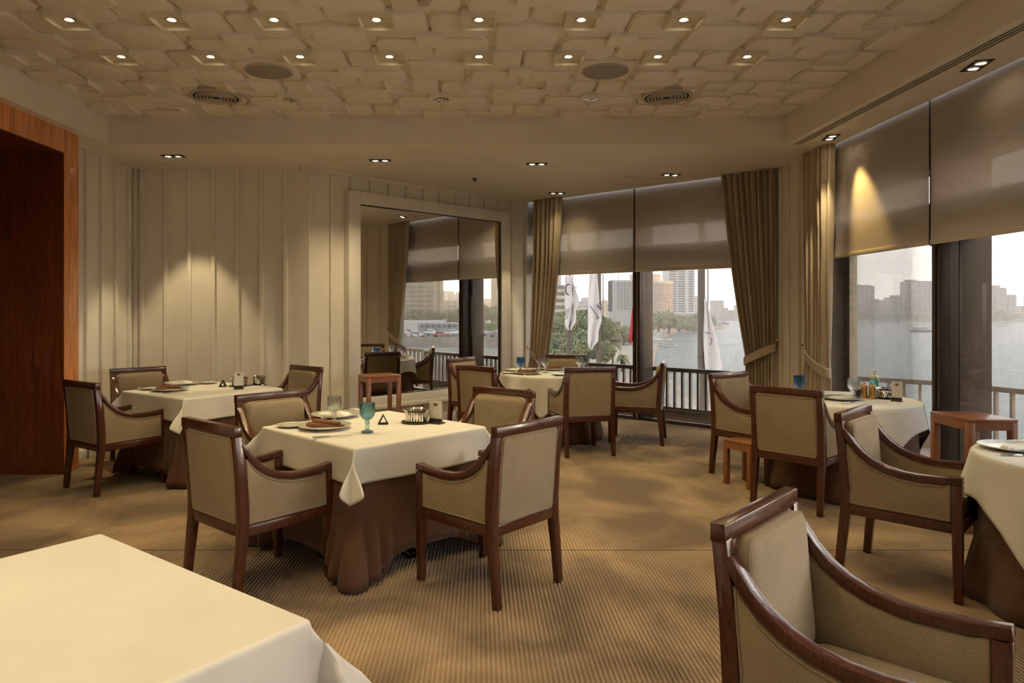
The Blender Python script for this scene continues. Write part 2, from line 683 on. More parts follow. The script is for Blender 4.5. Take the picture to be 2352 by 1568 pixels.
bat = MB().box(-0.021, 0.021, -0.030, 0.0, 0, ZS - 0.03).mesh('batten', 0.003, 1)
bat.materials.append(M['wall'])
for k in range(6):
    inst('batten', bat, wall_left, (XL, 7.03 + 0.282 * (k - 1) if k else 6.75, 0.0), PI / 2)
for k in range(7):
    inst('batten', bat, wall_back, ((327 + 54.8 * k - PX) / F * YB, YB, 0), 0)
am = math.atan2(UM.y, UM.x)
k = 0
while 0.12 + 0.286 * k < LM:
    p = at(AM, UM, VM, 0.12 + 0.286 * k)
    inst('batten', bat, wall_mirror, (p[0], p[1], 0), am)
    k += 1
# corner boards and crown strips
inst('batten', bat, wall_back, (XL + 0.03, YB, 0), 0)
tb = MB()
tb.box(XL, XL + 0.03, 6.60, YB, ZS - 0.03, ZS)
tb.box(XL, AM[0], YB - 0.03, YB, ZS - 0.03, ZS)
tag(struct(tb.build('trim_1', M['wall'])), 'thin cream moulding under the soffit on the left walls', 'trim')
tag(struct(MB().obox(AM, UM, VM, 0, LM, -0.03, 0, ZS - 0.03, ZS).build('trim_2', M['wall'])),
    'thin cream moulding under the soffit above the mirror', 'trim')
bb = MB().box(XL, XL + 0.03, 6.60, YB, 0, 0.11)
bb.box(XL, AM[0], YB - 0.03, YB, 0, 0.11)
tag(struct(bb.build('baseboard_back', M['frame_white'], bevel=0.004)), 'cream baseboard along the left and back walls', 'baseboard')
tag(struct(MB().obox(AM, UM, VM, 0, LM, -0.03, 0, 0, 0.11).build('baseboard_angled', M['frame_white'], bevel=0.004)),
    'cream baseboard under the big mirror', 'baseboard')

# ---- wooden portal in the left wall
door = tag(struct(empty('door_1', (0, 0, 0))), 'orange brown wooden portal with dark walnut reveal in the left wall', 'door')
MB().box(XL, -3.79, 6.37, 6.60, 0, ZS).build('portal_post', M['portal'], door, bevel=0.004)
MB().box(XL, -3.79, 3.72, 3.95, 0, ZS).build('portal_post', M['portal'], door, bevel=0.004)
MB().box(XL, -3.79, 3.95, 6.37, 2.94, ZS).build('portal_head', M['portal'], door, bevel=0.004)
MB().box(-5.6, -3.792, 6.36, 6.43, 0, 2.945).build('jamb_panel', M['jamb'], door)
MB().box(-5.6, -3.792, 3.89, 3.96, 0, 2.945).build('jamb_panel', M['jamb'], door)
MB().box(-5.6, -3.792, 3.95, 6.37, 2.932, 3.0).build('head_panel', M['jamb'], door)
MB().box(-5.66, -5.6, 3.9, 6.43, 0, 3.0).build('end_panel', M['jamb'], door)

# ---- soffit ring at 3.15
so_ = MB()
poly = [(XL, CY1), (CX1, CY1), (3.55, CY1), (3.55, CM[1] + 0.02), at(BM, U1, V1, L1, 0.04), at(BM, U1, V1, 0, 0.04), AM, (XL, YB)]
so_.prism(poly, ZS, ZS + 0.05)
so_.box(XL, CX0, YR, CY1, ZS, ZS + 0.05)
so_.box(CX1, 3.12, YR, CY1, ZS, ZS + 0.05)
so_.box(3.22, 3.55, YR, CY1, ZS, ZS + 0.05)
so_.box(3.12, 3.22, YR, 3.2, ZS, ZS + 0.05)
so_.box(CX0, CX1, YR, CY0, ZS, ZS + 0.05)
soffit = tag(struct(so_.build('ceiling_soffit', M['soffit'])), 'flat cream soffit framing the raised plaster ceiling', 'ceiling')
fa = MB()
fa.box(CX0 - 0.02, CX1 + 0.02, CY1 - 0.006, CY1 + 0.03, ZS - 0.001, ZC + 0.1)
fa.build('fascia', M['soffit'], soffit)
MB().box(CX0 - 0.03, CX0 + 0.006, CY0, CY1, ZS - 0.001, ZC + 0.1).build('fascia', M['soffit'], soffit)
MB().box(CX1 - 0.006, CX1 + 0.03, CY0, CY1, ZS - 0.001, ZC + 0.1).build('fascia', M['soffit'], soffit)
MB().box(CX0 - 0.02, CX1 + 0.02, CY0 - 0.03, CY0 + 0.006, ZS - 0.001, ZC + 0.1).build('fascia', M['soffit'], soffit)
# lid above the blinds, coloured dark so the pocket stays in shade
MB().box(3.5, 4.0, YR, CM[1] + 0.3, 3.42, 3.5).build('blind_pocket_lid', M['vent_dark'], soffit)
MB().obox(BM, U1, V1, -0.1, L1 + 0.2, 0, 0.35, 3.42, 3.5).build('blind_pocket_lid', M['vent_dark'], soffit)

# ---- plaster ceiling: field with rounded pads, square plates and discs
ceil = tag(struct(MB().box(CX0 - 0.05, CX1 + 0.05, CY0 - 0.05, CY1 + 0.05, ZC, ZC + 0.05).build('ceiling', M['ceil'])),
           'cream plaster ceiling of rounded interlocking pads and square plates', 'ceiling')
DX, DY, Y1R = 0.672, 0.665, 4.57


def node(i, j):
    return (i * DX, Y1R + (j - 1) * DY)


def slab(h, r, n):
    m_ = MB()
    m_.rings([[(a_, b_, z_) for a_, b_ in rrect(h - i_, h - i_, max(r - i_, 0.012), n)] for i_, z_ in
              ((0, 0.0), (0, -0.018), (0.008, -0.020), (0.009, -0.035), (0.012, -0.036))], True, False, True)
    me_ = m_.mesh('plaster_slab', smooth=True, ang=35)
    me_.materials.append(M['ceil'])
    return me_


pad_me = slab(0.200, 0.105, 6)
field_me = slab(0.218, 0.03, 2)
ZD = -0.036
plate = MB()
plate.hexa([(-.098, -.098, 0), (.098, -.098, 0), (.098, .098, 0), (-.098, .098, 0)],
           [(-.098, -.098, -.062), (.098, -.098, -.062), (.098, .098, -.062), (-.098, .098, -.062)])
plate.box(-.103, .103, -.103, .103, -.057, -.052)
plate_me = plate.mesh('square_plate')
plate_me.materials.append(M['ceil'])
well = MB()          # square well: box frame with a recessed top
for a, b_, z0 in ((0.113, 0.104, -0.072),):
    o_ = [(-a, -a), (a, -a), (a, a), (-a, a)]
    i_ = [(-b_, -b_), (b_, -b_), (b_, b_), (-b_, b_)]
    t_ = [(-0.066, -0.066), (0.066, -0.066), (0.066, 0.066), (-0.066, 0.066)]
    well.rings([[(x_, y_, 0.0) for x_, y_ in o_], [(x_, y_, z0) for x_, y_ in o_], [(x_, y_, z0) for x_, y_ in i_],
                [(x_ * 0.97, y_ * 0.97, -0.042) for x_, y_ in i_], [(x_, y_, -0.041) for x_, y_ in t_], [(x_, y_, -0.038) for x_, y_ in t_]],
               True, False, True)
well_me = well.mesh('square_well')
well_me.materials.append(M['ceil'])
well_lit = well_me.copy()
well_lit.materials.clear()
well_lit.materials.append(M['well'])
dome_me = MB().lathe([(0.17, 0.002), (0.165, -0.004), (0.14, -0.009), (0.09, -0.012), (0.04, -0.013)], 32).mesh('plaster_disc', smooth=True)
dome_me.materials.append(M['ceil'])
tag_rows = {}
lit_rows = (1, 2, -3, -4)
ORD = ['first', 'second', 'third', 'fourth', 'fifth', 'sixth', 'seventh', 'eighth', 'ninth', 'tenth']
for j in range(-6, 6):
    for i in range(-7, 7):
        X, Y = node(i, j)
        # pads and plate of the group around the half node
        if (i + j) % 2 == 0:
            bx_, by_ = node(i + 0.5, j + 0.5)
            for sx in (-1, 1):
                for sy in (-1, 1):
                    qx, qy = bx_ + sx * 0.209, by_ + sy * 0.209
                    if CX0 + 0.02 < qx < CX1 - 0.02 and CY0 < qy < CY1 - 0.03:
                        inst('plaster_pad', pad_me, ceil, (qx, qy, ZC))
            if CX0 + 0.1 < bx_ < CX1 - 0.08 and CY0 < by_ < CY1 - 0.07:
                inst('square_plate', plate_me, ceil, (bx_, by_, ZC))
        else:
            bx_, by_ = node(i + 0.5, j + 0.5)
            skip = (i, j) in ((-4, 3), (2, 3), (-3, 2), (1, 2))
            if CX0 + 0.02 < bx_ < CX1 - 0.02 and CY0 < by_ < CY1 - 0.03:
                inst('plaster_field', field_me, ceil, (bx_, by_, ZC))
            if not skip and CX0 + 0.2 < bx_ < CX1 - 0.2 and CY0 + 0.2 < by_ < CY1 - 0.2:
                inst('plaster_disc', dome_me, ceil, (bx_, by_, ZC + ZD))
        if CX0 + 0.1 < X < CX1 - 0.1 and CY0 + 0.1 < Y < CY1 - 0.1:
            if not (j in lit_rows and -4 <= i <= 3):
                inst('square_well', well_me, ceil, (X, Y, ZC))

# lit downlights in the wells
ring_me = MB().lathe([(0.042, 0.0), (0.042, -0.006), (0.030, -0.006), (0.027, 0.004)], 20, cap0=False, cap1=False).mesh('trim_ring', smooth=True)
ring_me.materials.append(M['vent'])
lens_me = MB().lathe([(0.020, 0.0), (0.016, -0.003), (0.008, -0.005)], 16, cap0=False).mesh('lamp_lens', smooth=True)
lens_me.materials.append(M['lamp'])


def spot(parent, loc, power, size=128, blend=1.0, col=WARM, aim=None, radius=0.03):
    ld = bpy.data.lights.new('downlight_beam', 'SPOT')
    ld.energy = power
    ld.color = col
    ld.spot_size = math.radians(size)
    ld.spot_blend = blend
    ld.shadow_soft_size = radius
    lo = bpy.data.objects.new('downlight_beam', ld)
    lo.location = loc
    if aim:
        lo.rotation_euler = Vector((-aim[0], -aim[1], -aim[2])).to_track_quat('Z', 'Y').to_euler()
    return link(lo, parent)


ROWN = {1: 'front', 2: 'far', -3: 'rear', -4: 'rearmost'}
POWER = {1: 27, 2: 27, -3: 4.8, -4: 4.4}
for j in lit_rows:
    for i in range(-4, 4):
        X, Y = node(i, j)
        t = empty('square_downlight', (X, Y, ZC), 0,
                  'lit recessed square downlight, %s from the left in the %s ceiling row' % (ORD[i + 4], ROWN[j]), 'downlight',
                  'recessed square downlights in the plaster ceiling')
        inst('light_well', well_lit, t)
        inst('trim_ring', ring_me, t, (0, 0, -0.038))
        inst('lamp_lens', lens_me, t, (0, 0, -0.039))
        spot(t, (0, 0, -0.047), POWER[j] * (7 if j < 0 and i in (-3, -2, -1) else 1), 130, radius=0.02)

# three unlit chrome downlights on plates
for n_, i in enumerate((-2.5, -0.5, 1.5)):
    X, Y = node(i, 3.5)
    t = empty('chrome_downlight', (X, Y, ZC - 0.062), 0, 'unlit round chrome downlight, %s from the left beyond the lit rows' % ORD[n_],
              'downlight', 'unlit chrome downlights')
    MB().lathe([(0.070, 0), (0.070, -0.008), (0.056, -0.010), (0.05, -0.003)], 28, cap0=False, cap1=False).build('trim_ring', M['chrome'], t, smooth=True)
    MB().lathe([(0.055, -0.004), (0.040, -0.001), (0.016, 0.0)], 24, cap0=False).build('reflector', M['chrome'], t, smooth=True)
# round air diffusers
for n_, (i, side) in enumerate(((-3.5, 'left'), (2.5, 'right'))):
    X, Y = node(i, 3.5)
    t = empty('air_diffuser', (X, Y, ZC - 0.045), 0, 'round cream air diffuser with concentric rings on the %s of the ceiling' % side, 'air vent')
    MB().lathe([(0.225, 0.03), (0.225, 0.0), (0.20, -0.006), (0.19, 0.004)], 40, cap0=False, cap1=False).build('rim', M['vent'], t, smooth=True)
    MB().lathe([(0.20, 0.0), (0.19, 0.008)], 40).build('backing', M['vent_dark'], t)
    for r in (0.165, 0.135, 0.105, 0.075, 0.045):
        MB().lathe([(r + 0.012, 0.004), (r + 0.004, -0.010), (r - 0.008, -0.006), (r - 0.004, 0.004)], 36, cap0=False, cap1=False).build('ring', M['vent'], t, smooth=True)
for n_, (i, side) in enumerate(((-2.5, 'left'), (1.5, 'right'))):
    X, Y = node(i, 2.5)
    t = empty('ceiling_speaker', (X, Y, ZC - 0.042), 0, 'large round grey ceiling speaker on the %s' % side, 'speaker')
    MB().lathe([(0.19, 0.03), (0.19, 0.0), (0.178, -0.005), (0.172, 0.0)], 44, cap0=False, cap1=False).build('rim', M['vent'], t, smooth=True)
    MB().lathe([(0.174, 0.0), (0.17, -0.003), (0.09, -0.006)], 44).build('grille', M['speaker'], t, smooth=True)
X, Y = node(-0.5, 0.5)
t = empty('smoke_detector', (X, Y, ZC - 0.040), 0, 'small round smoke detector at the top of the ceiling', 'smoke detector')
MB().lathe([(0.055, 0.0), (0.055, -0.012), (0.045, -0.02)], 24).build('base', M['vent'], t, smooth=True)
MB().lathe([(0.036, -0.018), (0.036, -0.045), (0.02, -0.052)], 24).build('head', M['vent'], t, smooth=True)

# twin recessed spots in the soffit
TW = [((398, 358), 0, 'above the left table', 30), ((873, 368), 0, 'above the mirror corner', 26), ((1233, 376), 0, 'ahead of the round table', 26),
      ((1541, 401), 0.2, 'near the flag window blind', 26), ((1279, 443), 0.2, 'beside the left curtain', 26),
      ((1913, 315), 1.35, 'beside the yellow lit blind', 26), ((2240, 150), 1.35, 'nearest along the river windows', 26)]
for (px_, py_), rz, where, pw in TW:
    X, Y = fl(px_, py_, ZS)
    if px_ > 1900:
        X = 3.36
    t = empty('twin_spotlight', (X, Y, ZS), rz, 'recessed black twin spotlight in the soffit %s' % where, 'spotlight')
    MB().box(-.115, .115, -.058, .058, -0.004, 0.0).build('bezel', M['vent_dark'], t)
    for s in (-1, 1):
        MB().lathe([(0.042, -0.005), (0.038, -0.012), (0.03, -0.006)], 18, (s * .054, 0, 0), cap0=False, cap1=False).build('lamp_ring', M['chrome'], t, smooth=True)
        MB().lathe([(0.031, -0.005), (0.02, -0.009)], 16, (s * .054, 0, 0)).build('lamp_lens', M['lamp'] if s < 0 or px_ != 398 else M['lamp_dim'], t)
    if px_ == 398:
        spot(t, (0.05, 0, -0.02), 80, 60, 0.35)
    elif px_ == 1913:
        c_, s_ = math.cos(-rz), math.sin(-rz)
        ax_, ay_ = 0.27, -0.27
        spot(t, (0.0, 0, -0.02), 75, 44, 0.8, (1.0, 0.68, 0.22), aim=(ax_ * c_ - ay_ * s_, ax_ * s_ + ay_ * c_, -1))
        bx2, by2 = -0.03, 0.33
        spot(t, (0.05, 0, -0.02), 60, 36, 0.8, aim=(bx2 * c_ - by2 * s_, bx2 * s_ + by2 * c_, -1))
    elif px_ == 2240:
        spot(t, (0, 0, -0.02), 50, 60, 0.6, aim=(-0.45 * math.cos(-rz), -0.45 * math.sin(-rz), -1))
    elif px_ == 1279:
        spot(t, (0.0, 0, -0.02), 50, 40, 0.5, aim=(-0.30, 0.20, -1))
        spot(t, (0.05, 0, -0.02), 14, 125, 1.0)
    elif px_ == 1541:
        spot(t, (0, 0, -0.02), 40, 110, 1.0, aim=(-0.3, -0.3, -1))
    else:
        spot(t, (0, 0, -0.02), 90, 115, 1.0)
# linear slot diffuser
t = empty('slot_diffuser', (3.17, 0, ZS), 0, 'long linear slot air diffuser with three dark slots along the right soffit', 'air vent')
MB().box(-.05, .05, 3.2, 7.44, 0.004, 0.012).build('backing', M['vent_dark'], t)
for x_ in (-.047, -.016, .016, .047):
    MB().box(x_ - .004, x_ + .004, 3.2, 7.44, -0.003, 0.004).build('blade', M['soffit'], t)
MB().box(-.05, .05, 7.44, 7.452, -0.003, 0.006).build('end_cap', M['soffit'], t)
X, Y = fl(1090, 410, ZS)
t = empty('sprinkler_head', (X, Y, ZS), 0, 'tiny dark sprinkler head on the soffit above the mirror', 'sprinkler')
MB().lathe([(0.035, 0), (0.035, -0.006), (0.012, -0.01), (0.012, -0.03), (0.022, -0.032), (0.022, -0.036)], 16).build('cap', M['metal_dark'], t, smooth=True)
t = empty('access_panel', fl(1470, 416, ZS) + (ZS,), 0.15, 'flush ceiling access panel with fine dark outline beside the spotlight', 'panel')
for a, b_ in (((-.32, -.24), (.32, -.235)), ((-.32, .235), (.32, .24))):
    MB().box(a[0], b_[0], a[1], b_[1], -0.0015, 0.0).build('joint', M['vent_dark'], t)

# ---- big mirror on the angled wall
mu = [on_wall(AM, UM, VM, p) for p in (790, 817, 1140, 1160)]
mir = empty('wall_mirror', (0, 0, 0), 0, 'huge wall mirror in a wide cream frame on the angled wall', 'mirror')
ZM = (0.27, 0.43, 2.79, 2.94)
MB().obox(AM, UM, VM, mu[0], mu[1], -0.11, 0, ZM[0], ZM[3]).build('frame_side', M['frame_white'], mir, bevel=0.004)
MB().obox(AM, UM, VM, mu[2], mu[3], -0.11, 0, ZM[0], ZM[3]).build('frame_side', M['frame_white'], mir, bevel=0.004)
MB().obox(AM, UM, VM, mu[1], mu[2], -0.11, 0, ZM[2], ZM[3]).build('frame_top', M['frame_white'], mir, bevel=0.004)
MB().obox(AM, UM, VM, mu[1], mu[2], -0.11, 0, ZM[0], ZM[1]).build('frame_bottom', M['frame_white'], mir, bevel=0.004)
MB().obox(AM, UM, VM, mu[0], mu[3], -0.125, -0.11, ZM[0], ZM[0] + 0.05).build('ledge', M['frame_white'], mir, bevel=0.003)
MB().obox(AM, UM, VM, mu[1] + .012, mu[2] - .012, -0.07, -0.03, ZM[1] + .012, ZM[2] - .012).build('mirror_glass', M['mirror'], mir)
lp = MB()
for a, b_, c, d in ((mu[1], mu[1] + .012, ZM[1], ZM[2]), (mu[2] - .012, mu[2], ZM[1], ZM[2])):
    lp.obox(AM, UM, VM, a, b_, -0.085, -0.03, c, d)
for c, d in ((ZM[1], ZM[1] + .012), (ZM[2] - .012, ZM[2])):
    lp.obox(AM, UM, VM, mu[1], mu[2], -0.085, -0.03, c, d)
lp.build('inner_lip', M['metal_dark'], mir)

# ---- windows
ZH, ZT0, ZT1, ZU = 2.03, 2.08, 2.38, 2.66        # blind hem, transom, upper pane top


def window(name, label, P, U, V, u0, u1, muls, glass='glass', head=True):
    wd = tag(struct(empty(name)), label, 'window')
    g = 0.20          # glass plane
    MB().obox(P, U, V, u0, u1, 0.14, 0.26, -0.005, 0.018).build('bottom_track', M['window_metal'], wd)
    MB().obox(P, U, V, u0, u1, g + .02, g + .22, ZT0, ZT1).build('transom_beam', M['window_metal'], wd)
    MB().obox(P, U, V, u0, u1, g + .02, g + .22, ZU, 3.45).build('header', M['window_metal'], wd)
    ed = [u0] + muls + [u1]
    for a, b_ in zip(ed[:-1], ed[1:]):
        MB().obox(P, U, V, a + .02, b_ - .02, g - .004, g + .004, 0.04, 3.4).build('glass_pane', M[glass], wd)
        MB().obox(P, U, V, a + .01, b_ - .01, 0.18, 0.22, 0.018, 0.034).build('sill_rail', M['window_metal'], wd)
    for m_ in muls:
        MB().obox(P, U, V, m_ - .055, m_ - .012, 0.13, 0.27, 0, 3.42).build('mullion', M['window_metal'], wd, bevel=0.003)
        MB().obox(P, U, V, m_ - .010, m_ + .012, 0.15, 0.25, 0, 3.42).build('mullion_seal', M['hem'], wd)
        MB().obox(P, U, V, m_ + .014, m_ + .055, 0.13, 0.27, 0, 3.42).build('mullion', M['window_metal'], wd, bevel=0.003)
        MB().obox(P, U, V, m_ - .018, m_ + .018, 0.09, 0.13, ZH - 0.02, 3.42).build('dark_gap_strip', M['window_metal'], wd)  # added dark strip, hides the bright sky in the gap between blinds
        MB().obox(P, U, V, m_ - .11, m_ + .02, 0.30, 0.56, -0.3, 3.6).build('outdoor_fin', M['fin'], wd, bevel=0.006)
    return wd


u1m = on_wall(BM, U1, V1, 1457, 0.08)
win1 = window('window_1', 'wide window with flags outside beside the mirror', BM, U1, V1, 0.0, L1 + 0.05, [u1m])
muls2 = [CM[1] - y_ for y_ in (5.53, 3.63, 1.73, -0.17, -2.07, -3.97)]
win2 = window('window_2', 'pair of tall bronze glass windows over the river beside the curtain', CM, U2, V2, 0.45, muls2[1] - 0.06, muls2[:1])
win3 = window('window_3', 'row of tall clear windows over the river beside the viewer', CM, U2, V2, muls2[1] - 0.06, L2, muls2[1:], 'glass_clear')
# corner pier between both windows (cream, battened) and travertine pier outside
pr = MB()
pA = at(BM, U1, V1, on_wall(BM, U1, V1, 1766), 0)
pr.prism([(pA[0], pA[1]), (3.5, 8.12), (3.5, 7.45), (3.72, 7.45), (3.80, 8.25), (pA[0] + .14, pA[1] + .15)], 0, 3.5)
pier = tag(struct(pr.build('wall_corner', M['wall'])), 'cream corner pier between the flag window and the river windows', 'wall')
for y_ in (7.60, 7.86, 8.05):
    inst('batten', bat, pier, (3.5, y_, 0), -PI / 2)
sp = tag(struct(MB().prism([(3.85, 7.24), (3.975, 7.32), (4.12, 7.75), (3.85, 7.75)], -0.4, 3.7).build('wall_outer_pier', M['stone'], bevel=0.004)),
         'sunlit travertine pier outside the river window', 'wall')
# outer wall strip left of window one
tag(struct(MB().obox(BM, U1, V1, -0.25, 0.03, 0.0, 0.30, 0, 3.5).build('wall_stub', M['wall'])),
    'narrow cream wall stub between the mirror wall and the curtain', 'wall')

# roller blinds
def blind(P, U, V, u0, u1, label, ZH=ZH):
    c = (u0 + u1) / 2
    t = empty('roller_blind', at(P, U, V, c, 0.08) + (ZH,), math.atan2(U[1], U[0]), label, 'roller blind', 'taupe screen roller blinds')
    h = (u1 - u0) / 2
    MB().box(-h, h, -0.001, 0.001, 0.03, 3.42 - ZH).build('screen', M['blind'], t)
    MB().box(-h, h, -0.008, 0.008, -0.012, 0.03).build('hem_bar', M['hem'], t, bevel=0.003)
    MB().tube([(-h, 0.0, 3.38 - ZH), (h, 0.0, 3.38 - ZH)], 0.03, 14).build('roller_tube', M['hem'], t, smooth=True)
    return t


blind(BM, U1, V1, 0.10, u1m - 0.012, 'taupe roller blind left of the mullion above the white flags')
blind(BM, U1, V1, u1m + 0.012, L1 - 0.05, 'taupe roller blind right of the mullion in the flag window')
ed = [0.55] + muls2
nm = ['taupe roller blind with a yellow pool of lamp light', 'taupe roller blind nearest the right edge of the picture',
      'taupe roller blind third along the river windows', 'taupe roller blind fourth along the river windows', 'taupe roller blind fifth along the river windows', 'taupe roller blind at the rear end of the river windows']
for k in range(6):
    blind(CM, U2, V2, ed[k] + 0.012, ed[k + 1] - 0.012, nm[k], ZH if k < 2 else 3.25)


# curtains
def curtain(P, U, V, top, tie, bot, ztie, off, label, hook_px, nf=7, sag=0.5):
    def ends(pp):
        return [Vector(at(P, U, V, on_wall(P, U, V, q, off), off)) for q in pp]
    T, I, B_ = ends(top), ends(tie), ends(bot)
    c = (B_[0] + B_[1]) / 2
    t = empty('curtain', (c.x, c.y, 0), 0, label, 'curtain', 'taupe tied back curtains')
    cb = MB()
    rows = []
    n = nf * 10
    zs = [ZS + 0.02 - (ZS + 0.02 - ztie) * k / 26 for k in range(27)] + [ztie - (ztie - 0.01) * k / 12 for k in range(1, 13)]
    for z in zs:
        if z >= ztie:
            s = (ZS - z) / (ZS - ztie)
            s = max(0, s)
            e_ = s ** 1.6 * (1 - sag) + sag * s
            a, b_ = T[0].lerp(I[0], e_), T[1].lerp(I[1], s ** 2.0 * 0.75 + s * 0.25)
            amp = lerp(0.050, 0.036, s)
        else:
            s = (ztie - z) / ztie
            a, b_ = I[0].lerp(B_[0], s ** 0.6), I[1].lerp(B_[1], s ** 0.6)
            amp = lerp(0.036, 0.05, s)
        r = []
        for i in range(n + 1):
            q = i / n
            p = a.lerp(b_, q)
            ph = q * nf * 2 * PI + 0.5 * math.sin(z * 1.3 + q * 5)
            d = amp * (math.sin(ph) + 0.25 * math.sin(2.3 * ph + z))
            r.append((p.x - V[0] * d - c.x, p.y - V[1] * d - c.y, z))
        rows.append(r)
    cb.rings(rows, False)
    fb = cb.build('drape', M['curtain'], t, smooth=True, ang=80)
    md = fb.modifiers.new('thickness', 'SOLIDIFY')
    md.thickness = 0.004
    # tie band
    tb_ = MB()
    cc = (I[0] + I[1]) / 2
    hw = (I[1] - I[0]).length / 2 + 0.012
    uu = (I[1] - I[0]).normalized()
    hk = Vector(at(P, U, V, on_wall(P, U, V, hook_px, off), off))
    side = 1 if (hk - cc).dot(uu) > 0 else -1
    rr = []
    for zz, gro in ((-0.05, 0.004), (-0.045, 0.010), (0.045, 0.010), (0.05, 0.004)):
        ring = []
        for i in range(28):
            a_ = 2 * PI * i / 28
            x_ = hw * math.cos(a_) + gro * math.cos(a_)
            y_ = (0.062 + gro) * math.sin(a_)
            lift = 0.09 * (x_ * side / hw)
            ring.append((cc.x + uu.x * x_ - V[0] * y_ - c.x, cc.y + uu.y * x_ - V[1] * y_ - c.y, ztie + zz + lift))
        rr.append(ring)
    tb_.rings(rr, True)
    b = tb_.build('tieback', M['curtain'], t, smooth=True)
    md = b.modifiers.new('thickness', 'SOLIDIFY')
    md.thickness = 0.006
    hp = cc + uu * side * (hw + 0.03)
    hb = MB()
    hb.tube([(hp.x - c.x + V[0] * .06, hp.y - c.y + V[1] * .06, ztie + .12), (hp.x - c.x, hp.y - c.y, ztie + .12), (hp.x - c.x - V[0] * .03, hp.y - c.y - V[1] * .03, ztie + .16)], 0.008, 8)
    hb.lathe([(0.002, -0.016), (0.014, -0.008), (0.016, 0.002), (0.008, 0.014), (0.001, 0.016)], 12, (hp.x - c.x - V[0] * .03, hp.y - c.y - V[1] * .03, ztie + .17))
    hb.build('hook', M['brass'], t, smooth=True)
    return t


curtain(BM, U1, V1, (1228, 1290), (1219, 1257), (1211, 1248), 0.78, -0.07, 'taupe curtain tied back to the left of the flag window', 1205, 6)
curtain(BM, U1, V1, (1656, 1784), (1712, 1779), (1716, 1777), 0.98, -0.06, 'taupe curtain swept right and tied back at the corner pier', 1790, 9)
curtain(CM, U2, V2, (1852, 1908), (1854, 1902), (1848, 1906), 0.96, -0.02, 'orange lit taupe curtain beside the river window', 1850, 6)

# ---- balcony outside
bal = tag(struct(MB().prism([(0.3, 10.9), at(BM, U1, V1, 0, 0.72), at(BM, U1, V1, L1 - .2, 0.72), (4.5, 8.75), (5.3, 8.05), (5.75, 7.05), (5.8, -6.2), (3.6, -6.2), (3.6, 8.1), (0.7, 10.8)],
                            -0.35, -0.06).build('balcony_floor', M['curb'])), 'brown stone balcony floor outside the windows', 'balcony')


def railing(pts, label, ztop, zbot, sp_=0.112):
    t = empty('balcony_railing', (pts[0][0], pts[0][1], 0), 0, label, 'railing')
    o = Vector(pts[0])
    seg = [Vector(p) - o for p in pts]
    bm_ = MB().box(-.013, .013, -.024, .024, zbot, ztop - 0.02).mesh('baluster')
    bm_.materials.append(M['rail'])
    n = 0
    for a, b_ in zip(seg[:-1], seg[1:]):
        d = b_ - a
        L_ = d.length
        d.normalize()
        nn = Vector((-d.y, d.x))
        ang = math.atan2(d.y, d.x)
        MB().obox(a, d, nn, -.01, L_ + .01, -.03, .03, ztop - 0.055, ztop).build('top_rail', M['rail'], t, bevel=0.004)
        MB().obox(a, d, nn, -.01, L_ + .01, -.02, .02, zbot - 0.03, zbot).build('bottom_rail', M['rail'], t)
        MB().obox(a, d, nn, -.01, L_ + .01, -.06, .06, -0.06, zbot - 0.03).build('curb_base', M['curb'], t)
        k = int(L_ / sp_)
        for i in range(k + 1):
            p = a + d * (i * L_ / k)
            if n < 200:
                inst('baluster', bm_, t, (p.x, p.y, 0), ang + (PI / 2 if False else 0))
                n += 1
    return t


railing([at(BM, U1, V1, 0.0, 0.62), at(BM, U1, V1, L1 - .25, 0.62)], 'bronze balcony railing below the flags', 0.70, 0.15)
railing([(4.35, 8.62), (5.2, 7.92), (5.55, 7.02), (5.6, 4.4), (5.6, -6.0)], 'bronze balcony railing in front of the river', 0.70, 0.12, 0.14)

# ================================================================== chairs
def pad_panel(outline, O, A, B_, Nn, t, bulge=0.012, ins=0.02):
    """upholstered slab: outline in the A,B plane, thickness along Nn, soft edges"""
    O, A, B_, Nn = Vector(O), Vector(A), Vector(B_), Vector(Nn)
    cx_ = sum(p[0] for p in outline) / len(outline)
    cy_ = sum(p[1] for p in outline) / len(outline)

    def ring(shr, h):
        r = []
        n = len(outline)
        for i, (a, b_) in enumerate(outline):
            pa, pb = outline[i - 1], outline[(i + 1) % n]
            tx, ty = pb[0] - pa[0], pb[1] - pa[1]
            l_ = math.hypot(tx, ty) or 1
            nx, ny = -ty / l_, tx / l_            # inward for counter-clockwise outlines
            r.append(tuple(O + A * (a + nx * shr) + B_ * (b_ + ny * shr) + Nn * h))
        return r
    m = MB()
    m.rings([ring(ins, -t / 2 - bulge), ring(ins * 0.35, -t / 2 - bulge * 0.6), ring(0, -t / 2), ring(0, t / 2), ring(ins * 0.35, t / 2 + bulge * 0.6), ring(ins, t / 2 + bulge)],
            True, True, True)
    return m, ring


HW = 0.275
post = [(-0.300, 0.0), (-0.288, 0.15), (-0.264, 0.36), (-0.262, 0.46), (-0.274, 0.66), (-0.297, 0.87)]
armc = [(0.292, 0.630), (0.20, 0.618), (0.10, 0.613), (0.02, 0.617), (-0.06, 0.634), (-0.125, 0.661), (-0.180, 0.699), (-0.222, 0.744), (-0.252, 0.790), (-0.276, 0.826)]


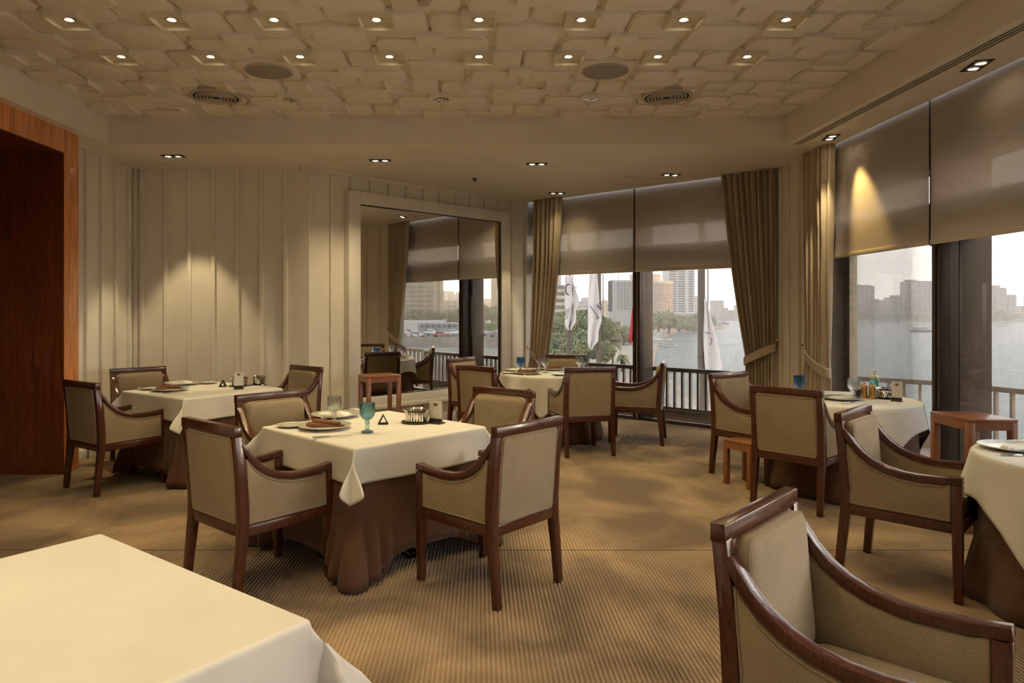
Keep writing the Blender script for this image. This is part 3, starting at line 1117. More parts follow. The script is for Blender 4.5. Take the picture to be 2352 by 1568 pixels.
def make_chair():
    t = empty('dining_armchair', (0, 0, 0), 0, 'x', 'chair', 'taupe upholstered mahogany armchairs')
    for s in (-1, 1):
        x_ = s * (HW - 0.024)
        MB().sweep_rect([(x_, y_, z_) for y_, z_ in post], [0.038, 0.042, 0.048, 0.048, 0.046, 0.044], [0.040, 0.044, 0.05, 0.05, 0.048, 0.044], (1, 0, 0)).build('leg', M['wood'], t, bevel=0.004)
        MB().sweep_rect([(x_, 0.272, 0.0), (x_, 0.268, 0.38), (x_, 0.268, 0.606)], [0.038, 0.048, 0.048], [0.038, 0.048, 0.048], (1, 0, 0)).build('leg', M['wood'], t, bevel=0.004)
        MB().sweep_rect([(x_, y_, z_) for y_, z_ in armc], 0.050, [0.036] * 6 + [0.036, 0.034, 0.030, 0.022], (1, 0, 0)).build('arm', M['wood'], t, bevel=0.004)
        MB().box(x_ - .022, x_ + .022, -0.25, 0.25, 0.355, 0.408).build('side_rail', M['wood'], t, bevel=0.003)
        # side upholstery outline (y,z), counter-clockwise
        ol = [(-0.242, 0.410), (0.243, 0.410), (0.244, 0.606)]
        ol += [(y_, z_ - 0.020) for y_, z_ in armc[1:-2]]
        ol += [(-0.262, 0.752), (-0.258, 0.66), (-0.246, 0.52)]
        # the panel thickness runs along x; A=y, B=z
        pm, ring = pad_panel(ol, (x_, 0, 0), (0, 1, 0), (0, 0, 1), (1, 0, 0), 0.026, 0.008, 0.022)
        pn = pm.build('side_panel', M['fabric'], t, smooth=True, ang=55)
        MB().tube(ring(0.012, s * 0.020), 0.0045, 6, True).build('piping', M['piping'], pn, smooth=True)
    MB().box(-HW + .0, HW - .0, -0.322, -0.278, 0.862, 0.915).build('top_rail', M['wood'], t, bevel=0.005)
    MB().box(-HW + .04, HW - .04, -0.285, -0.24, 0.355, 0.412).build('back_rail', M['wood'], t, bevel=0.003)
    MB().box(-HW + .04, HW - .04, 0.246, 0.288, 0.355, 0.408).build('front_rail', M['wood'], t, bevel=0.003)
    # back upholstery follows the rake
    d = Vector((0, -0.297 + 0.258, 0.87 - 0.40)).normalized()
    nrm = Vector((0, -d.z, d.y))           # pointing backwards
    ol = [(a, b_ + 0.232) for a, b_ in rrect(0.229, 0.228, 0.022, 3)]
    pm, ring = pad_panel(ol, (0, -0.262, 0.405), (1, 0, 0), d, nrm, 0.030, 0.006, 0.02)
    pn = pm.build('back_panel', M['fabric'], t, smooth=True, ang=55)
    MB().tube(ring(0.010, 0.019), 0.0045, 6, True).build('piping', M['piping'], pn, smooth=True)
    ol = [(a, b_ + 0.24) for a, b_ in rrect(0.222, 0.212, 0.05, 5)]
    pm, ring = pad_panel(ol, (0, -0.228, 0.415), (1, 0, 0), d, nrm, 0.045, 0.016, 0.042)
    pn = pm.build('back_cushion', M['fabric'], t, smooth=True, ang=70)
    MB().tube(ring(0.004, -0.024), 0.0045, 6, True).build('piping', M['piping'], pn, smooth=True)
    ol = [(a, b_ + 0.022) for a, b_ in rrect(0.222, 0.238, 0.07, 5)]
    pm, ring = pad_panel(ol, (0, 0, 0.432), (1, 0, 0), (0, 1, 0), (0, 0, 1), 0.045, 0.020, 0.06)
    pm.build('seat_cushion', M['fabric'], t, smooth=True, ang=70)
    return t


CH = [((0.048, 3.88), (-.723, .691), 'armchair with its back to the viewer at the right of the front square table'),
      ((-1.213, 3.881), (.65, .76), 'armchair in left foreground seen from behind at the front square table'),
      ((-1.27, 4.77), (.703, -.711), 'armchair facing right at the far left side of the front square table'),
      ((0.003, 4.97), (-.60, -.80), 'yellow lit armchair facing the viewer behind the front square table'),
      ((-3.11, 5.99), (.57, .82), 'armchair seen from behind beside the dark walnut portal'),
      ((-3.27, 6.93), (.726, -.688), 'armchair in the far left corner against the battened wall'),
      ((-2.02, 7.12), (-.66, -.75), 'armchair at the right end of the left corner table by the wall edge'),
      ((0.166, 7.53), (.67, .74), 'armchair with its back to us just left of the round window table'),
      ((0.025, 8.40), (.82, -.57), 'armchair standing closest to the big mirror'),
      ((1.08, 7.42), (-.2, .98), 'armchair with broad grey back in front of the round window table'),
      ((1.82, 8.03), (-.95, .31), 'side-on armchair in front of the balcony railing window'),
      ((1.11, 8.85), (-.12, -.99), 'armchair behind the round table against the flag window'),
      ((2.52, 6.31), (.56, -.83), 'armchair with glowing orange top rail below the swept curtain'),
      ((2.534, 5.453), (.74, .67), 'armchair with its back to us beside the low handbag stool'),
      ((2.44, 3.93), (.70, -.71), 'side-on armchair facing the table cut off by the right edge'),
      ((1.06, 1.90), (.72, -.69), 'nearest armchair cropped in the bottom right foreground')]
proto = make_chair()
for n_, ((x_, y_), f_, lab) in enumerate(CH):
    c_ = proto if n_ == 0 else copy_tree(proto)
    c_.location = (x_, y_, 0)
    c_.rotation_euler = (0, 0, math.atan2(f_[1], f_[0]) - PI / 2)
    c_['label'] = 'taupe ' + lab


# ================================================================== stools / side tables
def side_table(name, loc, rz, sx, sy, h, label, leg=0.045, cat='side table'):
    t = empty(name, (loc[0], loc[1], 0), rz, label, cat)
    MB().box(-sx, sx, -sy, sy, h - 0.022, h).build('top_board', M['stool'], t, bevel=0.003)
    for a in (-1, 1):
        for b_ in (-1, 1):
            MB().box(a * sx - (leg if a > 0 else 0), a * sx + (leg if a < 0 else 0), b_ * sy - (leg if b_ > 0 else 0), b_ * sy + (leg if b_ < 0 else 0), 0, h - 0.022).build('leg', M['stool'], t, bevel=0.003)
        MB().box(-sx + leg, sx - leg, a * sy - (leg if a > 0 else 0), a * sy + (leg if a < 0 else 0), h - 0.075, h - 0.022).build('apron', M['stool'], t)
        MB().box(a * sx - (leg if a > 0 else 0), a * sx + (leg if a < 0 else 0), -sy + leg, sy - leg, h - 0.075, h - 0.022).build('apron', M['stool'], t)
    return t


side_table('handbag_stool', (2.31, 5.99), math.radians(-60), 0.14, 0.14, 0.385, 'low light wooden handbag stool beside the armchair facing the window table', 0.04, 'stool')
side_table('tray_table', (-1.13, 7.92), math.radians(28), 0.20, 0.165, 0.77, 'light cherry side table standing in front of the mirror')
side_table('tray_table', (3.45, 4.87), 0, 0.165, 0.20, 0.766, 'light cherry side table against the river window')


# ================================================================== tables, skirts, cloths
def smooth(t):
    t = max(0.0, min(1.0, t))
    return t * t * (3 - 2 * t)


def table_base(loc, rz, shape, r, label):
    t = empty('dining_table', (loc[0], loc[1], 0), rz, label, 'table')
    if shape == 'square':
        MB().box(-r, r, -r, r, 0.715, 0.742).build('table_top', M['wood'], t, bevel=0.004)
    else:
        MB().lathe([(r - .01, 0.715), (r, 0.722), (r, 0.736), (r - .005, 0.742)], 48).build('table_top', M['wood'], t)
    MB().lathe([(0.06, 0.06), (0.045, 0.12), (0.04, 0.68), (0.12, 0.715)], 20).build('column', M['metal_dark'], t, smooth=True)
    for k in range(4):
        a = k * PI / 2
        u = Vector((math.cos(a), math.sin(a), 0))
        MB().sweep_rect([u * 0.02 + Vector((0, 0, .075)), u * 0.25 + Vector((0, 0, .055)), u * 0.40 + Vector((0, 0, .022))], [0.06, 0.06, 0.07], [0.05, 0.04, 0.04], (-u.y, u.x, 0)).build('foot', M['metal_dark'], t, bevel=0.006)
    return t


def square_cloth(loc, rz, a, d, label, z=0.752, tw=(25, -30, 30, -25), phi=30, n=16, seed=0, wav=0.012, RR=0.016):
    """square cloth over a square top: rounded edge, waved sides, folded hanging corners"""
    rnd = random.Random(seed)
    ai = a - RR
    q4 = RR * PI / 2
    exc = [q4 * k / 4 for k in range(1, 5)] + [q4 + (d - q4) * k / 14 for k in range(1, 15)]
    ax = [-ai - e_ for e_ in reversed(exc)] + [-ai + 2 * ai * k / n for k in range(n + 1)] + [ai + e_ for e_ in exc]
    ph = [rnd.uniform(0, 6) for _ in range(8)]
    fr = [rnd.uniform(5, 9) for _ in range(8)]
    rows = []
    for s in ax:
        row = []
        for t in ax:
            sx, sy = (1 if s >= 0 else -1), (1 if t >= 0 else -1)
            ex_, ey_ = max(abs(s) - ai, 0), max(abs(t) - ai, 0)
            X, Y = max(-ai, min(ai, s)), max(-ai, min(ai, t))
            r = math.hypot(ex_, ey_)
            if r < 1e-9:
                zz = 0.0012 * math.sin(6 * s + 2) * math.sin(5 * t)
            else:
                if r < q4:
                    out, drop = RR * math.sin(r / RR), RR * (1 - math.cos(r / RR))
                else:
                    out, drop = RR, RR + (r - q4)
                fal = smooth((r - q4) / max(d - q4, 1e-6))
                th = math.atan2(ey_, ex_)
                w_ = math.sin(2 * th)
                q = (0 if sx > 0 else 1) + (0 if sy > 0 else 2)
                kx, ky = (0 if sx > 0 else 1), (2 if sy > 0 else 3)
                wx = fal * (wav * math.sin(fr[kx] * Y + ph[kx]) + wav * .5 * math.sin(2.7 * fr[kx] * Y + ph[kx + 4]))
                wy = fal * (wav * math.sin(fr[ky] * X + ph[ky]) + wav * .5 * math.sin(2.7 * fr[ky] * X + ph[ky + 4]))
                low = max(0.0, r - q4)
                c_, s_ = math.cos(th), math.sin(th)
                g_ = math.sin(4 * th)
                wing = low * math.sin(math.radians(phi)) * abs(g_) * smooth(r / 0.20)
                lean = 0.20 * low * w_ + 0.02 * w_ * smooth(low / 0.08)
                X = sx * (abs(X) + out * c_ + (0.06 * low + wx) * c_ * c_ + (wing * (1 - tw[q] / 60) if g_ < 0 else 0) + lean)
                Y = sy * (abs(Y) + out * s_ + (0.06 * low + wy) * s_ * s_ + (wing * (1 + tw[q] / 60) if g_ > 0 else 0) + lean)
                zz = -drop * (1 - 0.03 * w_)
            row.append((X, Y, zz))
        rows.append(row)
    m = MB().rings(rows, False)
    o = m.build('tablecloth', M['cloth'], None, smooth=True, ang=75, loc=(loc[0], loc[1], z), rz=rz)
    md = o.modifiers.new('thickness', 'SOLIDIFY')
    md.thickness = 0.003
    md.offset = 1.0
    return tag(o, label, 'tablecloth', 'white tablecloths')


def e_fall(r, d):
    return smooth(r / max(d, 1e-6))


def square_skirt(loc, rz, a, label, zside=0.13, seed=0, ztop=0.745):
    rnd = random.Random(seed)
    out = rrect(a, a, 0.03, 8)
    pts = []
    n = len(out)
    for i in range(n):
        p, q = Vector(out[i]), Vector(out[(i + 1) % n])
        L_ = (q - p).length
        k = max(1, int(L_ / 0.016))
        for j in range(k):
            pts.append(p.lerp(q, j / k))
    N = len(pts)
    ph = rnd.uniform(0, 6)
    rows = []
    for v in range(0, 15):
        v /= 14
        row = []
        for i, p in enumerate(pts):
            cd = math.hypot(a - abs(p.x), a - abs(p.y))
            w_ = smooth(1 - cd / 0.34)
            nrm = (pts[(i + 1) % N] - pts[i - 1]).normalized()
            nrm = Vector((nrm.y, -nrm.x))
            lo = smooth((v - 0.44) / 0.56)
            off = v * 0.010 + lo * (0.012 + 0.085 * w_ ** 2) + lo * 0.042 * w_ * math.sin(cd * 62 + ph) + lo * 0.008 * math.sin(i * 0.21 + ph)
            zb = lerp(zside, 0.012, w_)
            z_ = lerp(ztop, zb, v)
            row.append((p.x + nrm.x * off, p.y + nrm.y * off, z_))
        rows.append(row)
    o = MB().rings(rows, True, True, False).build('table_skirt', M['skirt'], None, smooth=True, ang=70, loc=(loc[0], loc[1], 0), rz=rz)
    md = o.modifiers.new('thickness', 'SOLIDIFY')
    md.thickness = 0.003
    return tag(o, label, 'table skirt', 'brown table skirts')


def round_cloth(loc, rz, r, c, label, z=0.752, seed=0):
    rnd = random.Random(seed)
    n = 128
    rows = []
    ph = [rnd.uniform(0, 6) for _ in range(4)]
    for k in range(0, 7):
        rows.append([((r - 0.012) * k / 6 * math.cos(2 * PI * i / n), (r - 0.012) * k / 6 * math.sin(2 * PI * i / n), 0.0) for i in range(n)] if k else
                    [(0.002 * math.cos(2 * PI * i / n), 0.002 * math.sin(2 * PI * i / n), 0.0) for i in range(n)])
    for a_ in (30, 60):
        rows.append([((r - 0.012 + 0.014 * math.sin(math.radians(a_))) * math.cos(2 * PI * i / n), (r - 0.012 + 0.014 * math.sin(math.radians(a_))) * math.sin(2 * PI * i / n), -0.014 * (1 - math.cos(math.radians(a_)))) for i in range(n)])
    for k in range(0, 15):
        s = 0.03 + 0.97 * k / 14
        row = []
        for i in range(n):
            a = 2 * PI * i / n
            R = min(c / max(abs(math.cos(a)), abs(math.sin(a))), c * 1.38)
            e_ = (R - r) * s
            fold = math.sin(9 * a + ph[0]) + 0.5 * math.sin(14 * a + ph[1])
            rr = r + 0.002 + e_ * (0.15 + 0.02 * math.cos(4 * a)) + 0.085 * e_ * fold
            row.append((rr * math.cos(a + 0.06 * fold * e_), rr * math.sin(a + 0.06 * fold * e_), -0.014 - max(0, e_ - 0.008) * 0.96))
        rows.append(row)
    o = MB().rings(rows, True, True, False).build('tablecloth', M['cloth'], None, smooth=True, ang=60, loc=(loc[0], loc[1], z), rz=rz)
    md = o.modifiers.new('thickness', 'SOLIDIFY')
    md.thickness = 0.003
    md.offset = 1.0
    return tag(o, label, 'tablecloth', 'white tablecloths')


def round_skirt(loc, r, label, seed=0):
    rnd = random.Random(seed)
    n = 160
    ph = rnd.uniform(0, 6)
    rows = []
    for v in range(13):
        v /= 12
        row = []
        for i in range(n):
            a = 2 * PI * i / n
            f_ = math.sin(13 * a + ph) + 0.4 * math.sin(21 * a + 2 * ph)
            lo = smooth((v - 0.45) / 0.55)
            rr = r - 0.03 + v * 0.02 + lo * (0.05 + 0.024 * f_)
            row.append((rr * math.cos(a), rr * math.sin(a), lerp(0.745, 0.014, v)))
        rows.append(row)
    o = MB().rings(rows, True, True, False).build('table_skirt', M['skirt'], None, smooth=True, ang=70, loc=(loc[0], loc[1], 0))
    md = o.modifiers.new('thickness', 'SOLIDIFY')
    md.thickness = 0.003
    return tag(o, label, 'table skirt', 'brown table skirts')


R45 = math.radians(45)
T1 = (-0.675, 4.485)
T2 = (-2.60, 6.58)
T3 = (0.84, 8.30)
T4 = (3.08, 5.88)
T5 = (3.14, 3.45)
T6 = (-1.165, 1.585)
table_base(T1, R45, 'square', 0.50, 'square dining table in the middle under a white cloth')
square_skirt(T1, R45, 0.500, 'brown skirt of the front square table reaching the carpet', 0.12, 3)
square_cloth(T1, R45, 0.515, 0.21, 'white cloth with a hanging corner on the front square table', phi=31, seed=4, tw=(25, -30, 30, 12))
R2 = math.radians(54)
table_base(T2, R2, 'square', 0.50, 'square dining table in the left corner under a white cloth')
square_skirt(T2, R2, 0.500, 'brown skirt of the left corner table', 0.10, 5)
square_cloth(T2, R2, 0.515, 0.21, 'white cloth on the square table in the left corner', phi=24, seed=8)
table_base(T3, 0.4, 'round', 0.575, 'round dining table before the flag window')
round_skirt(T3, 0.575, 'brown skirt of the round table before the flag window', 1)
round_cloth(T3, math.radians(-104 - 45), 0.585, 0.765, 'white draped cloth on the round table before the flag window', seed=2)
table_base(T4, 0.2, 'round', 0.56, 'round dining table beside the river window')
round_skirt(T4, 0.56, 'dark brown skirt of the table beside the river window', 6)
round_cloth(T4, math.radians(-45), 0.57, 0.745, 'white draped cloth on the table beside the river window', seed=9)
table_base(T5, 0.2, 'round', 0.56, 'dining table cut off by the right edge')
round_skirt(T5, 0.565, 'brown skirt of the table cut off by the right edge', 11)
round_cloth(T5, math.radians(205 - 45), 0.575, 0.80, 'white cloth on the table cut off by the right edge', seed=12)
R6 = math.atan2(-0.604, 0.797)
table_base(T6, R6, 'square', 0.52, 'nearest square table in the bottom left under bright cloth')
square_skirt(T6, R6, 0.525, 'brown skirt under the nearest bright tablecloth', 0.10, 13)
square_cloth(T6, R6, 0.545, 0.30, 'bright yellow lit white cloth on the nearest table', phi=26, seed=21, tw=(20, -20, 20, -20), wav=0.016)

# ================================================================== tableware
ZT = 0.7555
pl = MB().lathe([(0.06, 0.0), (0.085, 0.001), (0.10, 0.006), (0.165, 0.020), (0.168, 0.023), (0.165, 0.0245), (0.115, 0.0135), (0.10, 0.010), (0.03, 0.0095)], 44)
plate_body = pl.mesh('plate_body', smooth=True, ang=60)
plate_body.materials.append(M['porcelain'])
plate_rim = MB().lathe([(0.163, 0.0250), (0.117, 0.0145), (0.1165, 0.0138), (0.1635, 0.0242)], 44, cap0=False, cap1=False).mesh('plate_rim', smooth=True)
plate_rim.materials.append(M['rim'])
nap = MB()
rr = []
for s in range(9):
    q = s / 8
    hw_ = lerp(0.050, 0.012, q ** 1.2)
    hh = lerp(0.013, 0.008, q)
    x_ = lerp(-0.105, 0.125, q)
    y_ = 0.018 * math.sin(q * 2.6) - 0.01
    rr.append([(x_, y_ + hw_ * math.cos(a), 0.012 + hh * (1 + math.sin(a)) * (0.5 if math.sin(a) < 0 else 1)) for a in (2 * PI * k / 14 for k in range(14))])
nap.rings(rr, True, True, True)
rr = []
for s in range(8):
    q = s / 7
    hw_ = lerp(0.040, 0.012, q)
    x_ = lerp(-0.085, 0.10, q)
    y_ = lerp(0.030, -0.006, q)
    rr.append([(x_, y_ + hw_ * math.cos(a), lerp(0.030, 0.020, q) + 0.011 * (1 + math.sin(a))) for a in (2 * PI * k / 14 for k in range(14))])
nap.rings(rr, True, True, True)
napkin_b = nap.mesh('napkin', smooth=True, ang=50)
napkin_b.materials.append(M['napkin_brown'])
nw = MB()
nw.hexa([(-.10, -.045, .012), (.09, -.045, .012), (.10, .05, .012), (-.08, .05, .012)], [(-.095, -.04, .024), (.03, -.035, .050), (.085, .045, .030), (-.07, .048, .026)])
nw.hexa([(-.12, -.03, .012), (-.05, -.035, .012), (-.05, .03, .012), (-.12, .02, .012)], [(-.115, -.025, .028), (-.05, -.03, .034), (-.05, .025, .034), (-.115, .015, .028)])
napkin_w = nw.mesh('white_napkin', 0.006, 2)
napkin_w.materials.append(M['napkin_white'])
sp_me = MB().lathe([(0.04, 0.0), (0.055, 0.002), (0.09, 0.011), (0.092, 0.014), (0.088, 0.0145), (0.055, 0.006), (0.02, 0.005)], 36).mesh('side_plate_body', smooth=True, ang=60)
sp_me.materials.append(M['porcelain'])
kn = MB()
kn.rings([[(x_, h_ * math.cos(a), 0.006 + v_ * math.sin(a)) for a in (2 * PI * k / 10 for k in range(10))] for x_, h_, v_ in
          ((-0.115, .004, .003), (-0.11, .0085, .0055), (-0.06, .0075, .005), (-0.015, .0055, .0045), (-0.012, .004, .003))], True, True, True)
knife_h = kn.mesh('knife_handle', smooth=True)
knife_h.materials.append(M['silver'])
knife_b = MB().hexa([(-.013, -.004, .005), (.115, -.002, .004), (.115, .004, .004), (-.013, .007, .005)],
                    [(-.013, -.003, .008), (.115, -.001, .0055), (.115, .003, .0055), (-.013, .006, .008)]).mesh('knife_blade')
knife_b.materials.append(M['silver'])
fk = MB().rings([[(x_, h_ * math.cos(a), z_ + .002 * math.sin(a)) for a in (2 * PI * k / 8 for k in range(8))] for x_, h_, z_ in
                 ((-0.10, .007, .006), (-0.05, .004, .007), (0.02, .003, .010), (0.04, .010, .008), (0.055, .011, .005))], True, True, True)
for k in range(4):
    fk.box(0.053, 0.098, -0.0105 + k * 0.006, -0.0075 + k * 0.006, 0.004, 0.0065)
fork_me = fk.mesh('fork', smooth=True)
fork_me.materials.append(M['silver'])

GP = [(0.036, 0.0), (0.038, 0.003), (0.034, 0.008), (0.014, 0.014), (0.010, 0.024), (0.014, 0.034), (0.009, 0.040), (0.012, 0.052), (0.017, 0.058), (0.011, 0.066),
      (0.016, 0.074), (0.032, 0.086), (0.044, 0.105), (0.048, 0.125), (0.047, 0.150), (0.0475, 0.178), (0.0455, 0.179), (0.0445, 0.150), (0.045, 0.125), (0.040, 0.105), (0.028, 0.088), (0.004, 0.078)]
FLU = [0, 0, 0.03, 0.05, 0, 0.06, 0, 0.04, 0.05, 0, 0.05, 0.05, 0.045, 0.03, 0.008, 0, 0, 0, 0.02, 0.03, 0.02, 0]
gob = MB().lathe(GP, 48, flute=FLU)
GOB = {}
for k in ('g_clear', 'g_teal', 'g_blue', 'g_lilac', 'g_grey'):
    me = gob.mesh('goblet_' + k[2:], smooth=True, ang=60)
    me.materials.append(M[k])
    GOB[k] = me


def goblet(x_, y_, k, label):
    t = empty('goblet', (x_, y_, ZT), 0, label, 'goblet', 'coloured pressed glass goblets')
    inst('glass', GOB[k], t)
    return t


def dinner_plate(x_, y_, label, sc=1.0):
    t = empty('dinner_plate', (x_, y_, ZT), 0, label, 'plate', 'rimmed dinner plates')
    inst('body', plate_body, t)
    inst('rim', plate_rim, t)
    t.scale = (sc, sc, sc)
    return t


def napkin(x_, y_, kind, rz, label, dz=0.0):
    o = inst('napkin', napkin_b if kind == 'b' else napkin_w, None, (x_, y_, ZT + 0.0 + dz), rz)
    return tag(o, label, 'napkin', 'folded napkins')


def side_plate(x_, y_, label):
    o = inst('side_plate', sp_me, None, (x_, y_, ZT))
    return tag(o, label, 'plate', 'small side plates')


def knife(x_, y_, rz, label, dz=0.0, tilt=0.0):
    t = empty('table_knife', (x_, y_, ZT + dz), rz, label, 'knife', 'table knives')
    t.rotation_euler = (0, tilt, rz)
    inst('handle', knife_h, t)
    inst('blade', knife_b, t)
    return t


def fork(x_, y_, rz, label):
    return tag(inst('table_fork', fork_me, None, (x_, y_, ZT), rz), label, 'fork', 'table forks')


def tent(x_, y_, rz, label, w_=0.034, ln=0.05):
    """open triangular table sign"""
    t = MB()
    h, th = 0.062, 0.005
    for y0, y1 in ((-ln / 2, ln / 2),):
        pts_o = [(-w_, 0), (w_, 0), (0, h)]
        pts_i = [(-w_ + 2.1 * th, th), (w_ - 2.1 * th, th), (0, h - 2.3 * th)]
        r0 = [(a, y0, b_) for a, b_ in pts_o]
        r1 = [(a, y1, b_) for a, b_ in pts_o]
        r2 = [(a, y1, b_) for a, b_ in pts_i]
        r3 = [(a, y0, b_) for a, b_ in pts_i]
        t.rings([r0, r1, r2, r3, r0], True)
    o = t.build('table_sign', M['black'], None, loc=(x_, y_, ZT), rz=rz)
    return tag(o, label, 'table sign', 'black triangular table signs')


def silver_bowl(x_, y_, label, r=0.092, h=0.085):
    t = empty('silver_bowl', (x_, y_, ZT), 0, label, 'bowl', 'slatted silver bowls')
    MB().lathe([(r * .72, 0.006), (r * .78, 0.010), (r * .80, 0.014), (r * .6, 0.014)], 40).build('foot', M['silver'], t, smooth=True)
    MB().lathe([(r * .84, h - .014), (r, h - .002), (r * 1.02, h), (r * .98, h + .002), (r * .82, h - .010)], 40, cap0=False, cap1=False).build('rim', M['silver'], t, smooth=True)
    b_ = MB().box(-.0045, .0045, -.001, .001, 0.012, h - .010).mesh('slat')
    b_.materials.append(M['silver'])
    for k in range(26):
        a = 2 * PI * k / 26
        inst('slat', b_, t, (r * .83 * math.cos(a), r * .83 * math.sin(a), 0), a + PI / 2)
    MB().lathe([(r * .70, 0.015), (r * .74, 0.03), (r * .74, h - .03), (r * .6, h - .022)], 28).build('liner', M['silver'], t, smooth=True)
    MB().lathe([(r * 1.12, 0.0), (r * 1.14, 0.003), (r * 1.1, 0.006), (r * .7, 0.006)], 40).build('mat', M['darkbase'], t, smooth=True)
    return t


def menu_stand(x_, y_, rz, label, w_=0.105, h=0.145):
    t = empty('menu_stand', (x_, y_, ZT), rz, label, 'menu stand', 'acrylic menu stands')
    MB().box(-w_ / 2, w_ / 2, -.0015, .0015, 0.006, h).build('card', M['card'], t, bevel=0.001, seg=1)
    MB().box(-w_ * .17, w_ * .15, -.0022, -.0015, h - .034, h - .016).build('printed_label', M['label'], t)
    MB().prism([(-w_ / 2 - .004, -.035), (w_ / 2 + .004, -.035), (w_ / 2 + .004, .035), (-w_ / 2 - .004, .035)], 0, 0.006).build('base', M['darkbase'], t, bevel=0.002)
    MB().hexa([(-w_ / 2, -.012, .006), (w_ / 2, -.012, .006), (w_ / 2, .012, .006), (-w_ / 2, .012, .006)],
              [(-w_ / 2, -.003, .03), (w_ / 2, -.003, .03), (w_ / 2, .003, .03), (-w_ / 2, .003, .03)]).build('clip', M['darkbase'], t)
    return t


# --- front square table
dinner_plate(-0.975, 4.40, 'dinner plate under the brown napkin on the front square table')
napkin(-0.965, 4.385, 'b', math.radians(-12), 'folded brown napkin on the front square table', 0.002)
dinner_plate(-1.005, 4.875, 'dinner plate under the white napkin on the front square table')
napkin(-1.0, 4.86, 'w', math.radians(-8), 'folded white napkin on the front square table')
side_plate(-1.205, 4.47, 'side plate with a butter knife beside the front brown napkin')
knife(-1.20, 4.465, math.radians(10), 'butter knife lying on the side plate of the front table', 0.010)
side_plate(-0.905, 5.08, 'side plate near the far corner of the front square table')
knife(-0.90, 5.075, math.radians(-30), 'butter knife on the far side plate of the front table', 0.010)
x_, y_ = fl(752, 1004, ZT)
knife(x_ + 0.03, y_, math.radians(17), 'silver knife right of the brown napkin on the front square table')
x_, y_ = fl(705, 966, ZT)
fork(x_, y_, math.radians(150), 'silver fork between the plates of the front square table')
goblet(-0.955, 4.60, 'g_clear', 'pale green glass goblet on the front square table')
goblet(-0.682, 4.255, 'g_teal', 'teal glass goblet on the front square table')
tent(-0.628, 4.57, math.radians(10), 'black triangular table sign beside the teal goblet')
silver_bowl(-0.415, 4.64, 'slatted silver bowl on the front square table')
menu_stand(-0.285, 4.60, math.radians(-35), 'cream menu stand on a smoked base on the front square table')

# --- left corner table
dinner_plate(-2.865, 6.46, 'dinner plate under the brown napkin on the left corner table')
napkin(-2.86, 6.44, 'b', math.radians(5), 'folded brown napkin on the left corner table', 0.002)
dinner_plate(-2.98, 6.98, 'dinner plate under the white napkin on the left corner table')
napkin(-2.97, 6.96, 'w', 0.0, 'folded white napkin on the left corner table')
side_plate(-3.10, 6.56, 'side plate at the left corner of the corner table')
knife(-3.09, 6.55, 0.1, 'butter knife on the side plate of the left corner table', 0.010)
side_plate(-2.76, 7.10, 'side plate at the back of the left corner table')
knife(-2.75, 7.10, 0.2, 'butter knife on the rear side plate of the left corner table', 0.010)
x_, y_ = fl(407, 903, ZT)
knife(x_, y_, 0.2, 'silver knife in front of the brown napkin on the left corner table')
tent(-2.50, 6.80, 0.1, 'black triangular table sign on the left corner table', ln=0.06)
silver_bowl(-2.36, 6.86, 'slatted silver bowl behind the menu on the left corner table')
silver_bowl(-2.21, 6.98, 'second slatted silver bowl at the right of the corner table menu', 0.075)
menu_stand(-2.275, 6.60, math.radians(12), 'white menu stand on the left corner table', 0.085, 0.16)

# --- round table before the flag window
dinner_plate(0.56, 8.12, 'dinner plate with brown napkin at the left of the round table')
napkin(0.56, 8.11, 'b', 0.1, 'folded brown napkin at the left of the round window table', 0.002)
dinner_plate(0.47, 8.52, 'dinner plate with white napkin at the left rear of the round table')
napkin(0.48, 8.52, 'w', 0.2, 'folded white napkin at the left rear of the round window table')
dinner_plate(0.98, 7.98, 'pale dinner plate at the front of the round window table', 0.9)
dinner_plate(0.92, 8.66, 'dinner plate at the rear of the round window table')
napkin(0.92, 8.66, 'b', 0.3, 'folded brown napkin at the rear of the round window table', 0.002)
dinner_plate(1.20, 8.26, 'dinner plate at the right of the round window table')
napkin(1.20, 8.26, 'b', 1.4, 'folded brown napkin at the right of the round window table', 0.002)
side_plate(0.35, 8.20, 'side plate at the left edge of the round window table')
side_plate(1.13, 8.00, 'side plate behind the broad grey chair back')
side_plate(0.66, 8.73, 'side plate at the rear of the round window table')
goblet(0.50, 8.36, 'g_blue', 'deep blue glass goblet at the left of the round window table')
goblet(0.79, 8.28, 'g_clear', 'pale aqua goblet in the middle of the round window table')
goblet(1.22, 8.47, 'g_clear', 'pale aqua goblet at the right of the round window table')
goblet(1.30, 8.60, 'g_grey', 'grey glass goblet at the right rear of the round window table')
goblet(0.76, 8.72, 'g_lilac', 'lilac glass goblet at the rear of the round window table')
x_, y_ = fl(1222, 861, ZT)
knife(x_, y_ - 0.05, 0.3, 'silver knife at the front left of the round window table')
fork(0.93, 7.82, 0.6, 'silver fork at the front of the round window table')
t = empty('silver_caddy', (0.73, 8.52, ZT), 0, 'small silver stand in the centre of the round window table', 'table stand')
MB().lathe([(0.045, 0), (0.046, 0.004), (0.01, 0.01), (0.006, 0.05), (0.004, 0.07)], 20).build('stand', M['silver'], t, smooth=True)
MB().lathe([(0.001, 0.066), (0.011, 0.074), (0.011, 0.082), (0.002, 0.09)], 16).build('finial', M['silver'], t, smooth=True)

